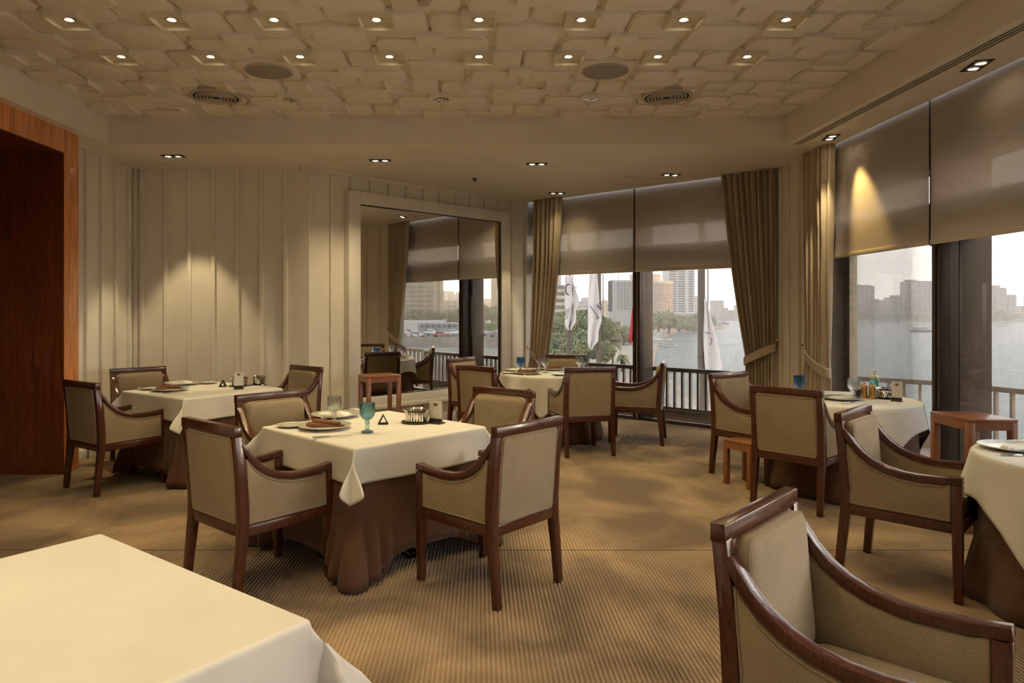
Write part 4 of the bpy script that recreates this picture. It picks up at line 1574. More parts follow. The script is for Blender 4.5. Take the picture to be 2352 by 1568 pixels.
# --- table beside the river window
x_, y_ = fl(1926, 911, ZT)
dinner_plate(3.02, 5.80, 'dinner plate on the table beside the river window', 0.95)
napkin(3.03, 5.79, 'w', 0.1, 'folded pale napkin on the table beside the river window')
knife(2.98, 5.58, 0.5, 'silver knife on the table beside the river window')
goblet(3.10, 5.76, 'g_clear', 'pale green goblet on the table beside the river window')
goblet(2.78, 6.04, 'g_blue', 'blue goblet behind the chair back at the river window table')
dinner_plate(2.90, 6.20, 'dinner plate at the far side of the river window table', 0.95)
tent(3.27, 5.99, math.radians(100), 'black table sign beside the copper shakers', 0.03, 0.08)


def shaker(x_, y_, label):
    t = empty('copper_shaker', (x_, y_, ZT), 0, label, 'shaker', 'copper salt and pepper shakers')
    MB().lathe([(0.030, 0), (0.031, 0.004), (0.026, 0.05), (0.024, 0.10), (0.025, 0.104), (0.026, 0.106), (0.022, 0.112), (0.006, 0.116)], 28).build('body', M['brass'], t, smooth=True)
    MB().lathe([(0.005, 0.114), (0.005, 0.118), (0.009, 0.124), (0.008, 0.131), (0.002, 0.134)], 16).build('knob', M['brass'], t, smooth=True)


shaker(3.275, 5.92, 'copper shaker left of its twin on the river window table')
shaker(3.315, 5.87, 'copper shaker nearer the silver bowl on the river window table')
t = empty('sanitizer_bottle', (3.42, 6.02, ZT), 0.3, 'mint green pump bottle with ivory cap on the river window table', 'pump bottle')
MB().lathe([(0.034, 0), (0.037, 0.004), (0.037, 0.135), (0.033, 0.150), (0.022, 0.158)], 28).build('bottle', M['mint'], t, smooth=True)
MB().lathe([(0.030, 0.150), (0.030, 0.172), (0.022, 0.180), (0.008, 0.182), (0.006, 0.210), (0.012, 0.212), (0.012, 0.224), (0.003, 0.228)], 24).build('pump', M['plastic'], t, smooth=True)
MB().tube([(0.005, 0, 0.219), (-0.03, 0, 0.222), (-0.055, 0, 0.216)], 0.006, 10).build('nozzle', M['plastic'], t, smooth=True)
lb = MB()
rows = []
for z_ in (0.02, 0.125):
    rows.append([(0.0378 * math.cos(a), 0.0378 * math.sin(a), z_) for a in (math.radians(-95 + 8 * k) for k in range(12))])
lb.rings(rows, False).build('label', M['card'], t, smooth=True)
silver_bowl(3.43, 5.88, 'slatted silver bowl on the river window table', 0.08)
menu_stand(3.42, 5.70, math.radians(-38), 'tan menu stand on the river window table', 0.075, 0.16)

# --- table at the right edge
dinner_plate(2.86, 3.72, 'white dinner plate on the table cut off by the right edge')
napkin(2.88, 3.70, 'w', 0.2, 'folded pale napkin on the table cut off by the right edge')
knife(2.78, 3.55, -0.1, 'silver knife on the table cut off by the right edge')

# ================================================================== outside: river, banks, city
ZW = -22.0


def ex(px, Y):
    return (px - PX) / F * Y


def ez(py, Y):
    return CAMH + (PY - py) / F * Y


E = {}
E['water'] = None
m, nt, b = new_mat('river_water')
N_, L_ = nt.nodes, nt.links
b.inputs['Base Color'].default_value = (0.20, 0.22, 0.19, 1)
b.inputs['Roughness'].default_value = 0.22
b.inputs['IOR'].default_value = 1.33
t_ = N_.new('ShaderNodeTexCoord')
mp_ = N_.new('ShaderNodeMapping')
mp_.inputs['Scale'].default_value = (0.16, 0.42, 1)
L_.new(t_.outputs['Object'], mp_.inputs['Vector'])
nz_ = N_.new('ShaderNodeTexNoise')
nz_.inputs['Scale'].default_value = 1.0
nz_.inputs['Detail'].default_value = 8
nz_.inputs['Roughness'].default_value = 0.62
L_.new(mp_.outputs[0], nz_.inputs['Vector'])
bp_ = N_.new('ShaderNodeBump')
bp_.inputs['Strength'].default_value = 0.9
bp_.inputs['Distance'].default_value = 1.3
L_.new(nz_.outputs['Fac'], bp_.inputs['Height'])
L_.new(bp_.outputs[0], b.inputs['Normal'])
E['water'] = m
E['sand'] = pmat('dusty_river_bank', (0.42, 0.35, 0.26), 0.9, 0.3, 0.06, detail=6)
E['land'] = pmat('city_ground', (0.30, 0.27, 0.21), 0.9, 0.3, 0.05)
E['lawn'] = pmat('park_lawn', (0.12, 0.17, 0.05), 0.9, 0.3, 0.2)
E['asphalt'] = pmat('grey_road', (0.24, 0.22, 0.20), 0.85, 0.15, 0.3)
E['concrete'] = pmat('bridge_concrete', (0.38, 0.33, 0.28), 0.85, 0.15, 0.3)
E['grey'] = pmat('grey_hotel_concrete', (0.36, 0.355, 0.34), 0.8, 0.08, 0.2)
E['tan'] = pmat('tan_round_hotel_stone', (0.60, 0.46, 0.34), 0.8, 0.08, 0.2)
E['tan2'] = pmat('pale_tan_bands', (0.72, 0.60, 0.47), 0.8, 0.08, 0.2)
E['white'] = pmat('white_tower_concrete', (0.62, 0.61, 0.58), 0.8, 0.06, 0.2)
E['cream'] = pmat('cream_office_stone', (0.62, 0.50, 0.36), 0.8, 0.08, 0.2)
E['win'] = pmat('dark_far_window', (0.16, 0.16, 0.155), 0.3, 0.3, 0.4)
E['win2'] = pmat('dark_far_recess', (0.05, 0.05, 0.05), 0.5, 0.3, 0.4)
E['far'] = pmat('far_bank_facade', (0.42, 0.38, 0.34), 0.85, 0.12, 0.06)
E['far2'] = pmat('far_bank_pale_facade', (0.58, 0.53, 0.47), 0.85, 0.12, 0.06)
E['leaf'] = pmat('dusty_tree_leaves', (0.15, 0.17, 0.075), 0.8, 0.4, 0.7, col2=(0.33, 0.34, 0.17))
E['leaf2'] = pmat('brownish_tree_leaves', (0.10, 0.085, 0.04), 0.8, 0.4, 0.5, col2=(0.19, 0.16, 0.07))
E['trunk'] = pmat('tree_bark', (0.12, 0.085, 0.055), 0.9, 0.3, 2)
E['pole'] = pmat('weathered_flag_pole', (0.15, 0.12, 0.09), 0.55, 0.2, 2)
E['flag'] = pmat('white_flag_cloth', (0.80, 0.74, 0.72), 0.8, 0.04, 2)
E['flagred'] = pmat('red_flag_cloth', (0.55, 0.03, 0.04), 0.8, 0.1, 2)
E['ink'] = pmat('dark_flag_print', (0.03, 0.03, 0.05), 0.7, 0.1, 2)
E['dusk'] = pmat('tan_backlit_flats', (0.34, 0.25, 0.15), 0.85, 0.12, 0.1)  # dusk tones: backlit shade of the mirrored city put into the facade colours
E['dusk2'] = pmat('pale_backlit_flats', (0.50, 0.42, 0.32), 0.85, 0.12, 0.1)
E['boat'] = pmat('white_boat_paint', (0.62, 0.62, 0.60), 0.5, 0.08, 0.8)
E['hull'] = pmat('dark_boat_hull', (0.10, 0.12, 0.15), 0.6, 0.15, 0.8)
E['wood'] = pmat('boat_canopy_brown', (0.30, 0.20, 0.14), 0.7, 0.2, 0.8)
CARC = [pmat('car_paint_%d' % k, c, 0.3, 0.05, 1, coat=0.5) for k, c in enumerate(((0.7, 0.69, 0.67), (0.35, 0.35, 0.36), (0.08, 0.08, 0.09), (0.45, 0.10, 0.07)))]

river = MB().box(-1500, 3500, 12, 3500, ZW - 1, ZW).build('river_water', E['water'])
tag(river, 'wide grey green river rippling under the hazy sky', 'river', kind='structure')
bank = MB().prism([(-600, 14), (34, 14), (44, 100), (53, 158), (63, 254), (110, 430), (190, 700), (225, 783), (330, 930), (372, 1044), (330, 1150), (300, 1600), (-600, 1600)], ZW - 0.5, ZW + 2.0)
tag(bank.build('river_bank', E['sand']), 'dusty sloping river bank below the flags', 'river bank', kind='structure')
farb = MB().prism([(300, 1640), (620, 1600), (735, 1450), (1250, 1450), (1700, 1200), (3400, 1200), (3400, 3300), (-900, 3300), (-900, 1700)], ZW - 0.5, ZW + 2.5)
tag(farb.build('far_bank', E['land']), 'low far bank along the river under the hazy skyline', 'river bank', kind='structure')
cityg = MB().prism([(95, -700), (3300, -700), (3300, 55), (95, 55)], ZW, -7.0)
tag(cityg.build('city_ground', E['land']), 'raised city ground seen in the mirror beyond the balcony', 'ground', kind='structure')


# ---- generic far building
def tower(name, label, px0, px1, ytop, Y, depth, zbase, floors, mat, matw, roof=(), inset=0.6, group='far bank towers'):
    x0, x1 = ex(px0, Y), ex(px1, Y)
    z1 = ez(ytop, Y)
    t = empty(name, ((x0 + x1) / 2, Y + depth / 2, zbase), 0, label, 'building', group)
    hx, hy, H = (x1 - x0) / 2, depth / 2, z1 - zbase
    MB().box(-hx + inset, hx - inset, -hy + inset, hy - inset, 0, H).build('wall', matw, t)
    fb = MB()
    fh = H / floors
    for k in range(floors):
        fb.box(-hx, hx, -hy, hy, k * fh, k * fh + fh * 0.45)
    n = max(2, int(2 * hx / 9))
    for k in range(n + 1):
        xx = -hx + 2 * hx * k / n
        fb.box(xx - 0.7, xx + 0.7, -hy - 0.1, hy, 0, H * 0.985)
    tag(fb.build('floor_bands', mat, t), kind='stuff')
    for (a, b_, h) in roof:
        MB().box(-hx + 2 * hx * a, -hx + 2 * hx * b_, -hy * .6, hy * .6, H, H + h).build('roof_block', mat, t)
    return t


YF = 1470
FB = [(1905, 1968, 668, 28, 20, 'far tower just left of the travertine pier edge', []),
      (1966, 2008, 657, 30, 22, 'grey far tower at the left of the river view', [(0.05, .35, 4), (.5, .9, 3)]),
      (2008, 2016, 686, 20, 15, 'narrow far block right of the left grey tower', []),
      (2014, 2052, 692, 26, 14, 'low pale far block in the river view', [(.2, .5, 3)]),
      (2044, 2084, 683, 40, 16, 'stepped far block beside the tallest tower', [(.25, .75, 5)]),
      (2082, 2112, 646, 36, 26, 'tallest far tower with balconies left of the mullion', [(.2, .9, 4)]),
      (2108, 2152, 645, 34, 26, 'pale wing of the tallest far tower', []),
      (2062, 2106, 706, -8, 11, 'low balconied far block on the waterfront', []),
      (2152, 2236, 690, 30, 15, 'far block hidden behind the window mullion', []),
      (2232, 2249, 650, 24, 24, 'slim far tower right of the mullion', []),
      (2258, 2272, 667, 26, 20, 'dark left part of the stepped far tower', []),
      (2268, 2311, 661, 24, 22, 'stepped dark far tower with two roof blocks', [(.1, .35, 6), (.5, .75, 6)]),
      (2308, 2334, 677, 28, 18, 'plain pale far block right of the stepped tower', []),
      (2333, 2372, 703, 24, 10, 'low tan far block at the right edge', []),
      (2370, 2420, 680, 24, 18, 'far tower outside the right edge', [])]
for k, (a, b_, yt, dy, flr, lab, rf) in enumerate(FB):
    tower('far_tower', 'hazy ' + lab, a, b_, yt, YF + (k % 3) * 27, 22, ZW + 2.4, max(5, int(flr * 0.62)), E['far2'] if k % 3 == 1 else E['far'], E['win2'], rf)
for k, (a, b_, yt, Y, lab) in enumerate(((1655, 1672, 707, 1700, 'dim skyline block left of the third flag pole top'), (1672, 1700, 712, 1800, 'dim skyline block far upriver'), (1640, 1662, 690, 1750, 'dim tall skyline block behind the third pole'),
                                         (1696, 1722, 700, 1760, 'dim skyline block behind the swept curtain'), (1722, 1790, 705, 1800, 'dim skyline block behind the corner pier'), (1594, 1612, 680, 1650, 'dim brown tower between the white tower and the third pole'))):
    tower('skyline_block', lab, a, b_, yt, Y, 30, ZW + 2.4, 8, E['far'], E['far'], group='dim upriver skyline')
# low far bridge
t = empty('river_bridge', (700, 1640, ZW), 0, 'low far bridge crossing the river upstream', 'bridge')
MB().box(-380, 60, -6, 6, 8.5, 11).build('deck', E['concrete'], t)
for k in range(9):
    MB().box(-360 + 48 * k, -354 + 48 * k, -5, 5, -0.5, 8.5).build('bridge_pier', E['concrete'], t)

# ---- hotels on the near bank
Yg = 700      # grey hotel with a deep window grid
gx0, gx1 = ex(1412, Yg), ex(1476, Yg)
zt_, zb_ = ez(643, Yg), ez(712, Yg)
t = empty('grid_hotel', ((gx0 + gx1) / 2, Yg + 12, ZW + 1.9), 0, 'grey slab hotel with a grid of deep square windows', 'building')
hx, base = (gx1 - gx0) / 2, ZW + 1.9
MB().box(-hx, hx, 0.9, 24, 0, zt_ - base).build('wall', E['win'], t)
MB().box(-hx - 4, hx + 6, -4, 30, 0, zb_ - base - 1.5).build('podium', E['grey'], t)
MB().box(-hx, hx, 0, 24, zb_ - base - 1.5, zb_ - base).build('base_band', E['grey'], t)
MB().box(-hx, hx, 0, 24, zt_ - base - 1.6, zt_ - base + 0.4).build('parapet', E['grey'], t)
MB().box(-hx, -hx + 4.2, 0, 24, zb_ - base, zt_ - base - 1.4).build('corner_pier', E['grey'], t)
nc, nr = 7, 11
cw, rh = (2 * hx - 4.2) / nc, (zt_ - zb_ - 1.6) / nr
fr_ = MB()
o0, i0 = [(0, 0), (cw, 0), (cw, rh), (0, rh)], [(cw * .24, rh * .26), (cw * .86, rh * .26), (cw * .86, rh * .80), (cw * .24, rh * .80)]
fr_.rings([[(a, 1.2, b_) for a, b_ in o0], [(a, 0.0, b_) for a, b_ in o0], [(a, 0.0, b_) for a, b_ in i0], [(a, 1.2, b_) for a, b_ in i0]], True)
fr_.box(cw * .2, cw * .9, -0.35, 0, rh * .12, rh * .26)
fme = fr_.mesh('window_cell')
fme.materials.append(E['grey'])
for i in range(nc):
    for j in range(nr):
        inst('window_cell', fme, t, (-hx + 4.2 + i * cw, 0, zb_ - base + j * rh))
MB().tube([(-hx + 8, 10, zt_ - base), (-hx + 8, 10, zt_ - base + 9)], 0.25, 6).build('antenna', E['pole'], t)
MB().tube([(-hx + 2, 10, zt_ - base), (-hx + 2, 10, zt_ - base + 7)], 0.25, 6).build('antenna', E['pole'], t)

Yr = 780      # round tan hotel
rc = ex(1508, Yr)
rad = ex(1557, Yr) - rc
zt_ = ez(648, Yr) - ZW - 2
t = empty('round_hotel', (rc, Yr + rad, ZW + 1.9), 0, 'round tan hotel tower with curved window bands', 'building')
MB().lathe([(rad - 0.8, 0), (rad - 0.8, zt_)], 48).build('wall', E['win'], t, smooth=True)
fb = MB()
nfl = 15
for k in range(nfl + 1):
    z0 = 14 + (zt_ - 16) * k / nfl
    fb.lathe([(rad - 1, z0), (rad, z0), (rad, z0 + 1.3), (rad - 1, z0 + 1.3)], 48, cap0=False, cap1=False)
tag(fb.build('floor_bands', E['tan2'], t), kind='stuff')
fb = MB()
for k in range(48):
    a = 2 * PI * k / 48
    c_, s_ = math.cos(a), math.sin(a)
    fb.obox((0, 0), (-s_, c_), (c_, s_), -0.55, 0.55, rad - 1, rad + 0.35, 12, zt_ - 1)
tag(fb.build('pilasters', E['tan'], t), kind='stuff')
MB().lathe([(rad + .4, 0), (rad + .4, 13.5), (rad - 1, 14)], 48).build('base_drum', E['tan'], t, smooth=True)
MB().lathe([(rad + .5, zt_ - 1), (rad + .5, zt_ + 1.5), (rad - 1, zt_ + 1.5)], 48, cap0=False).build('cornice', E['tan2'], t, smooth=True)
MB().lathe([(rad * .72, zt_ + 1), (rad * .72, zt_ + 8.5), (rad * .74, zt_ + 8.5), (rad * .74, zt_ + 9.5), (rad * .5, zt_ + 9.5)], 40, (-rad * .3, 0, 0)).build('penthouse', E['tan'], t, smooth=True)
t2 = tower('white_tower', 'tall white and grey tower rising behind the round hotel', 1536, 1594, 560, 860, 26, ZW + 1.9, 34, E['white'], E['win'], (), 0.9, 'hotels on the near bank')
hx = (ex(1594, 860) - ex(1536, 860)) / 2
MB().box(hx * .30, hx * .55, -13.6, 13, 0, ez(560, 860) - ZW).build('white_shaft', E['white'], t2)
MB().box(-hx * .6, hx + 4, -24, -13, 0, 17).build('annex', E['white'], t2)
MB().box(-hx * .6, hx + 6, -26, -13, 17, 18.6).build('annex_roof', E['white'], t2)
for k in range(4):
    MB().box(-hx * .4 + k * 7, -hx * .4 + k * 7 + 4.4, -24.4, -24, 11, 15).build('window', E['win'], t2)
t = tower('cream_office', 'cream office block with tall windows left of the first flag', 1236, 1301, 655, 420, 30, ZW + 1.9, 9, E['cream'], E['win'], [(.45, .85, 11)], 0.7, 'hotels on the near bank')
tower('low_city_block', 'low pale city blocks between the flags', 1300, 1372, 692, 900, 40, ZW + 1.9, 6, E['far2'], E['far'], [(.1, .3, 4), (.6, .8, 5)], 0.5, 'low blocks behind the trees')
tower('low_city_block', 'low pale city block right of the second flag', 1372, 1416, 699, 860, 30, ZW + 1.9, 6, E['far2'], E['far'], [(.3, .6, 5)], 0.5, 'low blocks behind the trees')
tower('waterfront_hall', 'small cream waterfront hall among trees', 1392, 1428, 738, 430, 14, ZW + 1.9, 3, E['cream'], E['win'], (), 0.3, 'low blocks behind the trees')
# minaret
Ym = 560
t = empty('minaret', (ex(1387, Ym), Ym, ZW + 1.9), 0, 'slender cream minaret behind the second flag', 'minaret')
hm = ez(681, Ym) - ZW - 2
MB().lathe([(2.2, 0), (2.2, hm * .48)], 12).build('lower_shaft', E['cream'], t)
MB().lathe([(3.4, hm * .48), (3.6, hm * .52), (1.7, hm * .53), (1.5, hm * .74)], 12).build('balcony_shaft', E['cream'], t)
MB().lathe([(2.3, hm * .74), (2.4, hm * .77), (1.0, hm * .78), (0.9, hm * .86), (1.2, hm * .88), (0.3, hm * .94), (0.1, hm)], 12).build('spire', E['cream'], t)
# bank hut
t = empty('bank_hut', (ex(1412, 470), 470, ZW + 1.9), 0.1, 'small grey flat roofed hut on the dusty bank', 'hut')
MB().box(-5, 5, -3, 3, 0, 4.5).build('wall', E['concrete'], t)
MB().box(-5.3, 5.3, -3.4, 3.3, 4.5, 5).build('roof', E['white'], t)
MB().box(2, 3.6, -3.06, -3, 1.6, 3).build('window', E['win'], t)
# bank path
pth = MB()
pth.hexa([(28, 70, ZW + 2.02), (30, 70, ZW + 2.02), (62, 250, ZW + 2.02), (58, 250, ZW + 2.02)], [(28, 70, ZW + 2.9), (30, 70, ZW + 2.9), (62, 250, ZW + 2.9), (58, 250, ZW + 2.9)])
tag(pth.build('bank_parapet', E['concrete']), 'low parapet running down the dusty bank', 'parapet')


# ---- trees
def tree(loc, r, h, label, mat, n=900, seed=0, leaf=0.55, zs=0.8, name='leafy_tree', group=None):
    rnd = random.Random(seed)
    t = empty(name, loc, 0, label, 'tree', group)
    MB().tube([(0, 0, 0), (r * .05, 0, h * .3), (0, r * .04, h * .65)], [r * .10, r * .07, r * .04], 8).build('trunk', E['trunk'], t)
    blobs = []
    for k in range(14):
        a, u = rnd.uniform(0, 2 * PI), rnd.uniform(-0.5, 1)
        q = math.sqrt(max(0, 1 - u * u)) * rnd.uniform(.35, .75)
        blobs.append((Vector((q * r * math.cos(a), q * r * math.sin(a), h * .62 + u * r * zs * .6)), r * rnd.uniform(.32, .5)))
    m = MB()
    for c, br in blobs:
        # solid core keeps the crown opaque
        m.lathe([(br * .25, -br * .68), (br * .6, -br * .4), (br * .72, 0), (br * .6, br * .4), (br * .25, br * .66)], 8, c)
        for k in range(n // 14):
            d = Vector((rnd.gauss(0, 1), rnd.gauss(0, 1), rnd.gauss(0, 1))).normalized()
            p = c + d * br * rnd.uniform(.72, 1.02)
            s = leaf * rnd.uniform(.6, 1.3)
            a1 = Vector((rnd.gauss(0, 1), rnd.gauss(0, 1), rnd.gauss(0, 1))).normalized()
            a2 = a1.cross(d).normalized()
            m.add([p - a1 * s - a2 * s * .5, p + a1 * s - a2 * s * .6, p + a1 * s * .8 + a2 * s * .5, p - a1 * s * .7 + a2 * s * .6], [(0, 1, 2, 3)])
    tag(m.build('foliage', mat, t), kind='stuff')
    return t


TR = [(1262, 712, 250, 8.5, 'leftmost'), (1292, 722, 240, 7.5, 'second'), (1322, 716, 255, 7.5, 'third'), (1350, 712, 262, 7.0, 'fourth'), (1378, 728, 258, 6.5, 'fifth'),
      (1340, 762, 222, 6.0, 'lower front'), (1280, 768, 214, 6.5, 'lowest left'), (1308, 775, 205, 6.0, 'lowest middle'), (1374, 775, 218, 5.5, 'lowest right'),
      (1404, 742, 420, 8, 'hazy rear'), (1432, 748, 430, 8, 'hazy rear right'), (1384, 742, 410, 8, 'hazy rear left'), (1448, 752, 445, 7, 'hazy far right')]
for k, (px_, yt, Y, r, w_) in enumerate(TR):
    ztop = ez(yt, Y)
    h = (ztop - (ZW + 2) - r * .75) / .62
    tree((ex(px_, Y), Y, ZW + 2), r, max(h, 8), 'big green riverside tree, %s of the clump behind the flags' % w_, E['leaf'], 4200 if Y < 300 else 1500, 30 + k, 0.42 if Y < 300 else 0.6,
         group='riverside trees')
for k, (px_, yt, Y, r) in enumerate(((1512, 722, 640, 13), (1536, 724, 650, 13), (1560, 735, 690, 12), (1580, 737, 720, 12), (1600, 730, 760, 14), (1626, 728, 900, 12), (1484, 728, 620, 12))):
    ztop = ez(yt, Y)
    tree((ex(px_, Y), Y, ZW + 1.9), r, (ztop - ZW - 2) * 1.02, 'dusty waterfront tree, number %s from the left at the round hotel' % ORD[k], E['leaf'], 1200, 60 + k, 0.9, 0.7, group='trees at the hotel waterfront')
for k, px_ in enumerate((1972, 1985, 2000, 2022, 2044, 2058, 2076, 2108, 2128, 2290, 2302, 2282, 2318, 2342)):
    big = px_ in (2290, 2302)
    tree((ex(px_, YF - 12), YF - 12, ZW + 2.4), 11 if big else 8.5, 22 if big else 13, 'hazy far bank tree, %s along the waterline' % (ORD[k] if k < 10 else ('eleventh', 'twelfth', 'thirteenth', 'fourteenth')[k - 10]),
         E['leaf'], 500, 90 + k, 1.3, 0.7, group='far bank trees')


def palm(loc, h, fr_len, label, seed, dead=True):
    rnd = random.Random(seed)
    t = empty('date_palm', loc, 0, label, 'palm tree', 'palms on the bank')
    MB().tube([(0, 0, 0), (0.2, 0, h * .5), (0.1, 0.1, h)], [.45, .36, .32], 8).build('trunk', E['trunk'], t)
    f = MB()
    for k in range(34 if not dead else 46):
        a = rnd.uniform(0, 2 * PI)
        el = rnd.uniform(-0.3, 1.2) if k < 30 else rnd.uniform(-1.5, -0.9)
        L_ = fr_len * rnd.uniform(.8, 1.1)
        d = Vector((math.cos(a), math.sin(a), 0))
        sd_ = Vector((-d.y, d.x, 0))
        row = []
        for s in range(7):
            q = s / 6
            p = Vector((0.1, .1, h)) + d * L_ * (q * math.cos(el) * (1 - .15 * q)) + Vector((0, 0, L_ * (q * math.sin(el) - 0.75 * q * q * (1 if el > -0.5 else 0.1))))
            wd_ = fr_len * .13 * math.sin(PI * (0.1 + .88 * q))
            row.append([tuple(p - sd_ * wd_ - Vector((0, 0, wd_ * .5))), tuple(p), tuple(p + sd_ * wd_ - Vector((0, 0, wd_ * .5)))])
        f.rings(row, False)
    tag(f.build('fronds', E['leaf2'] if dead else E['leaf'], t), kind='stuff')


palm((ex(1407, 275), 275, ZW + 2), 9.0, 5.2, 'drooping date palm on the dusty bank', 3)
palm((ex(1428, 245), 245, ZW + 2), 5.0, 4.0, 'smaller green palm at the bank path', 4, False)


# ---- flags on poles
def hang_flag(px_top, px_bot, ytop, ybot, Y, label, mat, poly, text=None, stripes=None):
    """limp flag: folded sheet hanging by the pole; poly = outline pairs (left px, right px, y)"""
    t = empty('hanging_flag', (ex(px_top, Y), Y, ez(ybot, Y)), 0, label, 'flag', 'limp flags on poles')
    rows = []
    x0 = ex(px_top, Y)
    z0 = ez(ybot, Y)
    n = 24
    ys = [ytop + (ybot - ytop) * k / 30 for k in range(31)]
    for y_ in ys:
        for (l0, r0, ya), (l1, r1, yb) in zip(poly[:-1], poly[1:]):
            if ya <= y_ <= yb:
                s = (y_ - ya) / (yb - ya)
                lft, rgt = lerp(l0, l1, s), lerp(r0, r1, s)
        r = []
        for i in range(n + 1):
            q = i / n
            xx = ex(lerp(lft, rgt, q), Y)
            yy = 0.10 * math.sin(q * 3 * PI + 0.02 * y_) * (0.4 + 0.6 * (y_ - ytop) / (ybot - ytop))
            r.append((xx - x0, yy, ez(y_, Y) - z0))
        rows.append(r)
    fo = MB().rings(rows, False).build('cloth', mat, t, smooth=True, ang=80)
    md = fo.modifiers.new('thickness', 'SOLIDIFY')
    md.thickness = 0.01
    return t, x0, z0


def flag_text(t, body, x, z, size, rot, Y=-0.14):
    cu = bpy.data.curves.new('lettering', 'FONT')
    cu.body = body
    cu.size = size
    cu.extrude = 0.003
    tmp = bpy.data.objects.new('lettering', cu)
    me = bpy.data.meshes.new_from_object(tmp)
    bpy.data.objects.remove(tmp)
    me.materials.append(E['ink'])
    o = inst('lettering', me, t, (x, Y, z), rot=(PI / 2, rot, 0))
    return o


def pole(px_, Y, r, ytop, zbot, label, rtop=None):
    x_ = ex(px_, Y)
    t = empty('flag_pole', (x_, Y, zbot), 0, label, 'flag pole', 'flag poles outside the window')
    zt = ez(ytop, Y)
    MB().tube([(0, 0, 0), (0, 0, (zt - zbot) * .5), (0, 0, zt - zbot)], [r * 1.25, r, rtop or r * .8], 14).build('shaft', E['pole'], t, smooth=True)
    MB().lathe([(0.01, -0.12), (0.10, -0.06), (0.13, 0.0), (0.10, 0.07), (0.01, 0.12)], 14, (0, 0, zt - zbot + .1)).build('ball_finial', E['pole'], t, smooth=True)
    MB().tube([(r + .04, -.05, 6.0), (r + .04, -.05, zt - zbot - .2)], 0.012, 5).build('halyard', E['pole'], t)
    MB().box(r - .02, r + .08, -.06, 0.0, 11.5, 11.7).build('cleat', E['pole'], t)
    return t


YP = 21.0
pole(1307, YP + 2.2, 0.075, 540, ZW + 2, 'flag pole behind the left lettered flag')
pole(1375, YP + 1.0, 0.09, 520, ZW + 2, 'flag pole behind the long white flag with chevrons')
pole(1611, 17.0, 0.105, 520, ZW + 2, 'thick flag pole right of the window mullion')
pole(1463, 22.5, 0.085, 560, ZW + 2, 'flag pole of the red flag behind the mullion')
t, x0, z0 = hang_flag(1309, 1309, 632, 758, YP + 2.12, 'limp white flag with dark lettering on the left pole', E['flag'],
                      [(1298, 1312, 632), (1297, 1330, 690), (1299, 1322, 715), (1298, 1322, 740), (1300, 1313, 752), (1306, 1313, 758)])
Yf = YP + 2.12
flag_text(t, 'OTEL', ex(1301, Yf) - x0, ez(734, Yf) - z0, 0.16, math.radians(-78))
flag_text(t, 'H', ex(1317, Yf) - x0, ez(664, Yf) - z0, 0.13, math.radians(-10))
arc = MB()
arc.tube([(ex(1304 + 6 * math.cos(a), Yf) - x0, -0.16, ez(665 - 12 * math.sin(a), Yf) - z0) for a in (math.radians(60 + 15 * k) for k in range(16))], 0.02, 6)
arc.build('printed_arc', E['ink'], t)
t, x0, z0 = hang_flag(1365, 1365, 625, 803, YP + 0.92, 'long limp white flag with dark chevrons on the second pole', E['flag'],
                      [(1355, 1372, 625), (1351, 1376, 690), (1352, 1381, 735), (1351, 1374, 760), (1350, 1374, 784), (1352, 1362, 795), (1357, 1359, 803)])
Yf = YP + 0.92
for dx in (0, 4):
    cv = MB()
    cv.tube([(ex(1376.5 + dx * .6, Yf) - x0, -0.17, ez(694 + dx, Yf) - z0), (ex(1369 + dx, Yf) - x0, -0.17, ez(702, Yf) - z0), (ex(1378 + dx * .5, Yf) - x0, -0.17, ez(712 - dx, Yf) - z0)], 0.018, 6)
    cv.build('printed_chevron', E['ink'], t)
MB().tube([(ex(1354, Yf) - x0, -0.16, ez(703, Yf) - z0), (ex(1368, Yf) - x0, -0.17, ez(722, Yf) - z0), (ex(1374, Yf) - x0, -0.16, ez(731, Yf) - z0)], 0.012, 6).build('hem_stripe', E['ink'], t)
hang_flag(1454, 1454, 700, 786, 22.5, 'red flag half hidden behind the window mullion', E['flagred'],
          [(1454, 1462, 700), (1450, 1462, 740), (1444, 1462, 778), (1449, 1462, 786)])
t, x0, z0 = hang_flag(1618, 1618, 685, 958, 16.9, 'long pink white flag hanging from the thick pole', E['flag'],
                      [(1618, 1621, 685), (1617, 1634, 740), (1616, 1648, 790), (1617, 1660, 842), (1622, 1656, 880), (1632, 1650, 920), (1634, 1648, 958)])
for cz, a0, a1, rr_ in ((772, 40, 120, 9), (782, -60, 40, 11)):
    MB().tube([(ex(1620 + rr_ * math.cos(a), 16.9) - x0, -0.13, ez(cz - rr_ * math.sin(a), 16.9) - z0) for a in (math.radians(lerp(a0, a1, k / 8)) for k in range(9))], 0.008, 5).build('printed_arc', E['ink'], t)


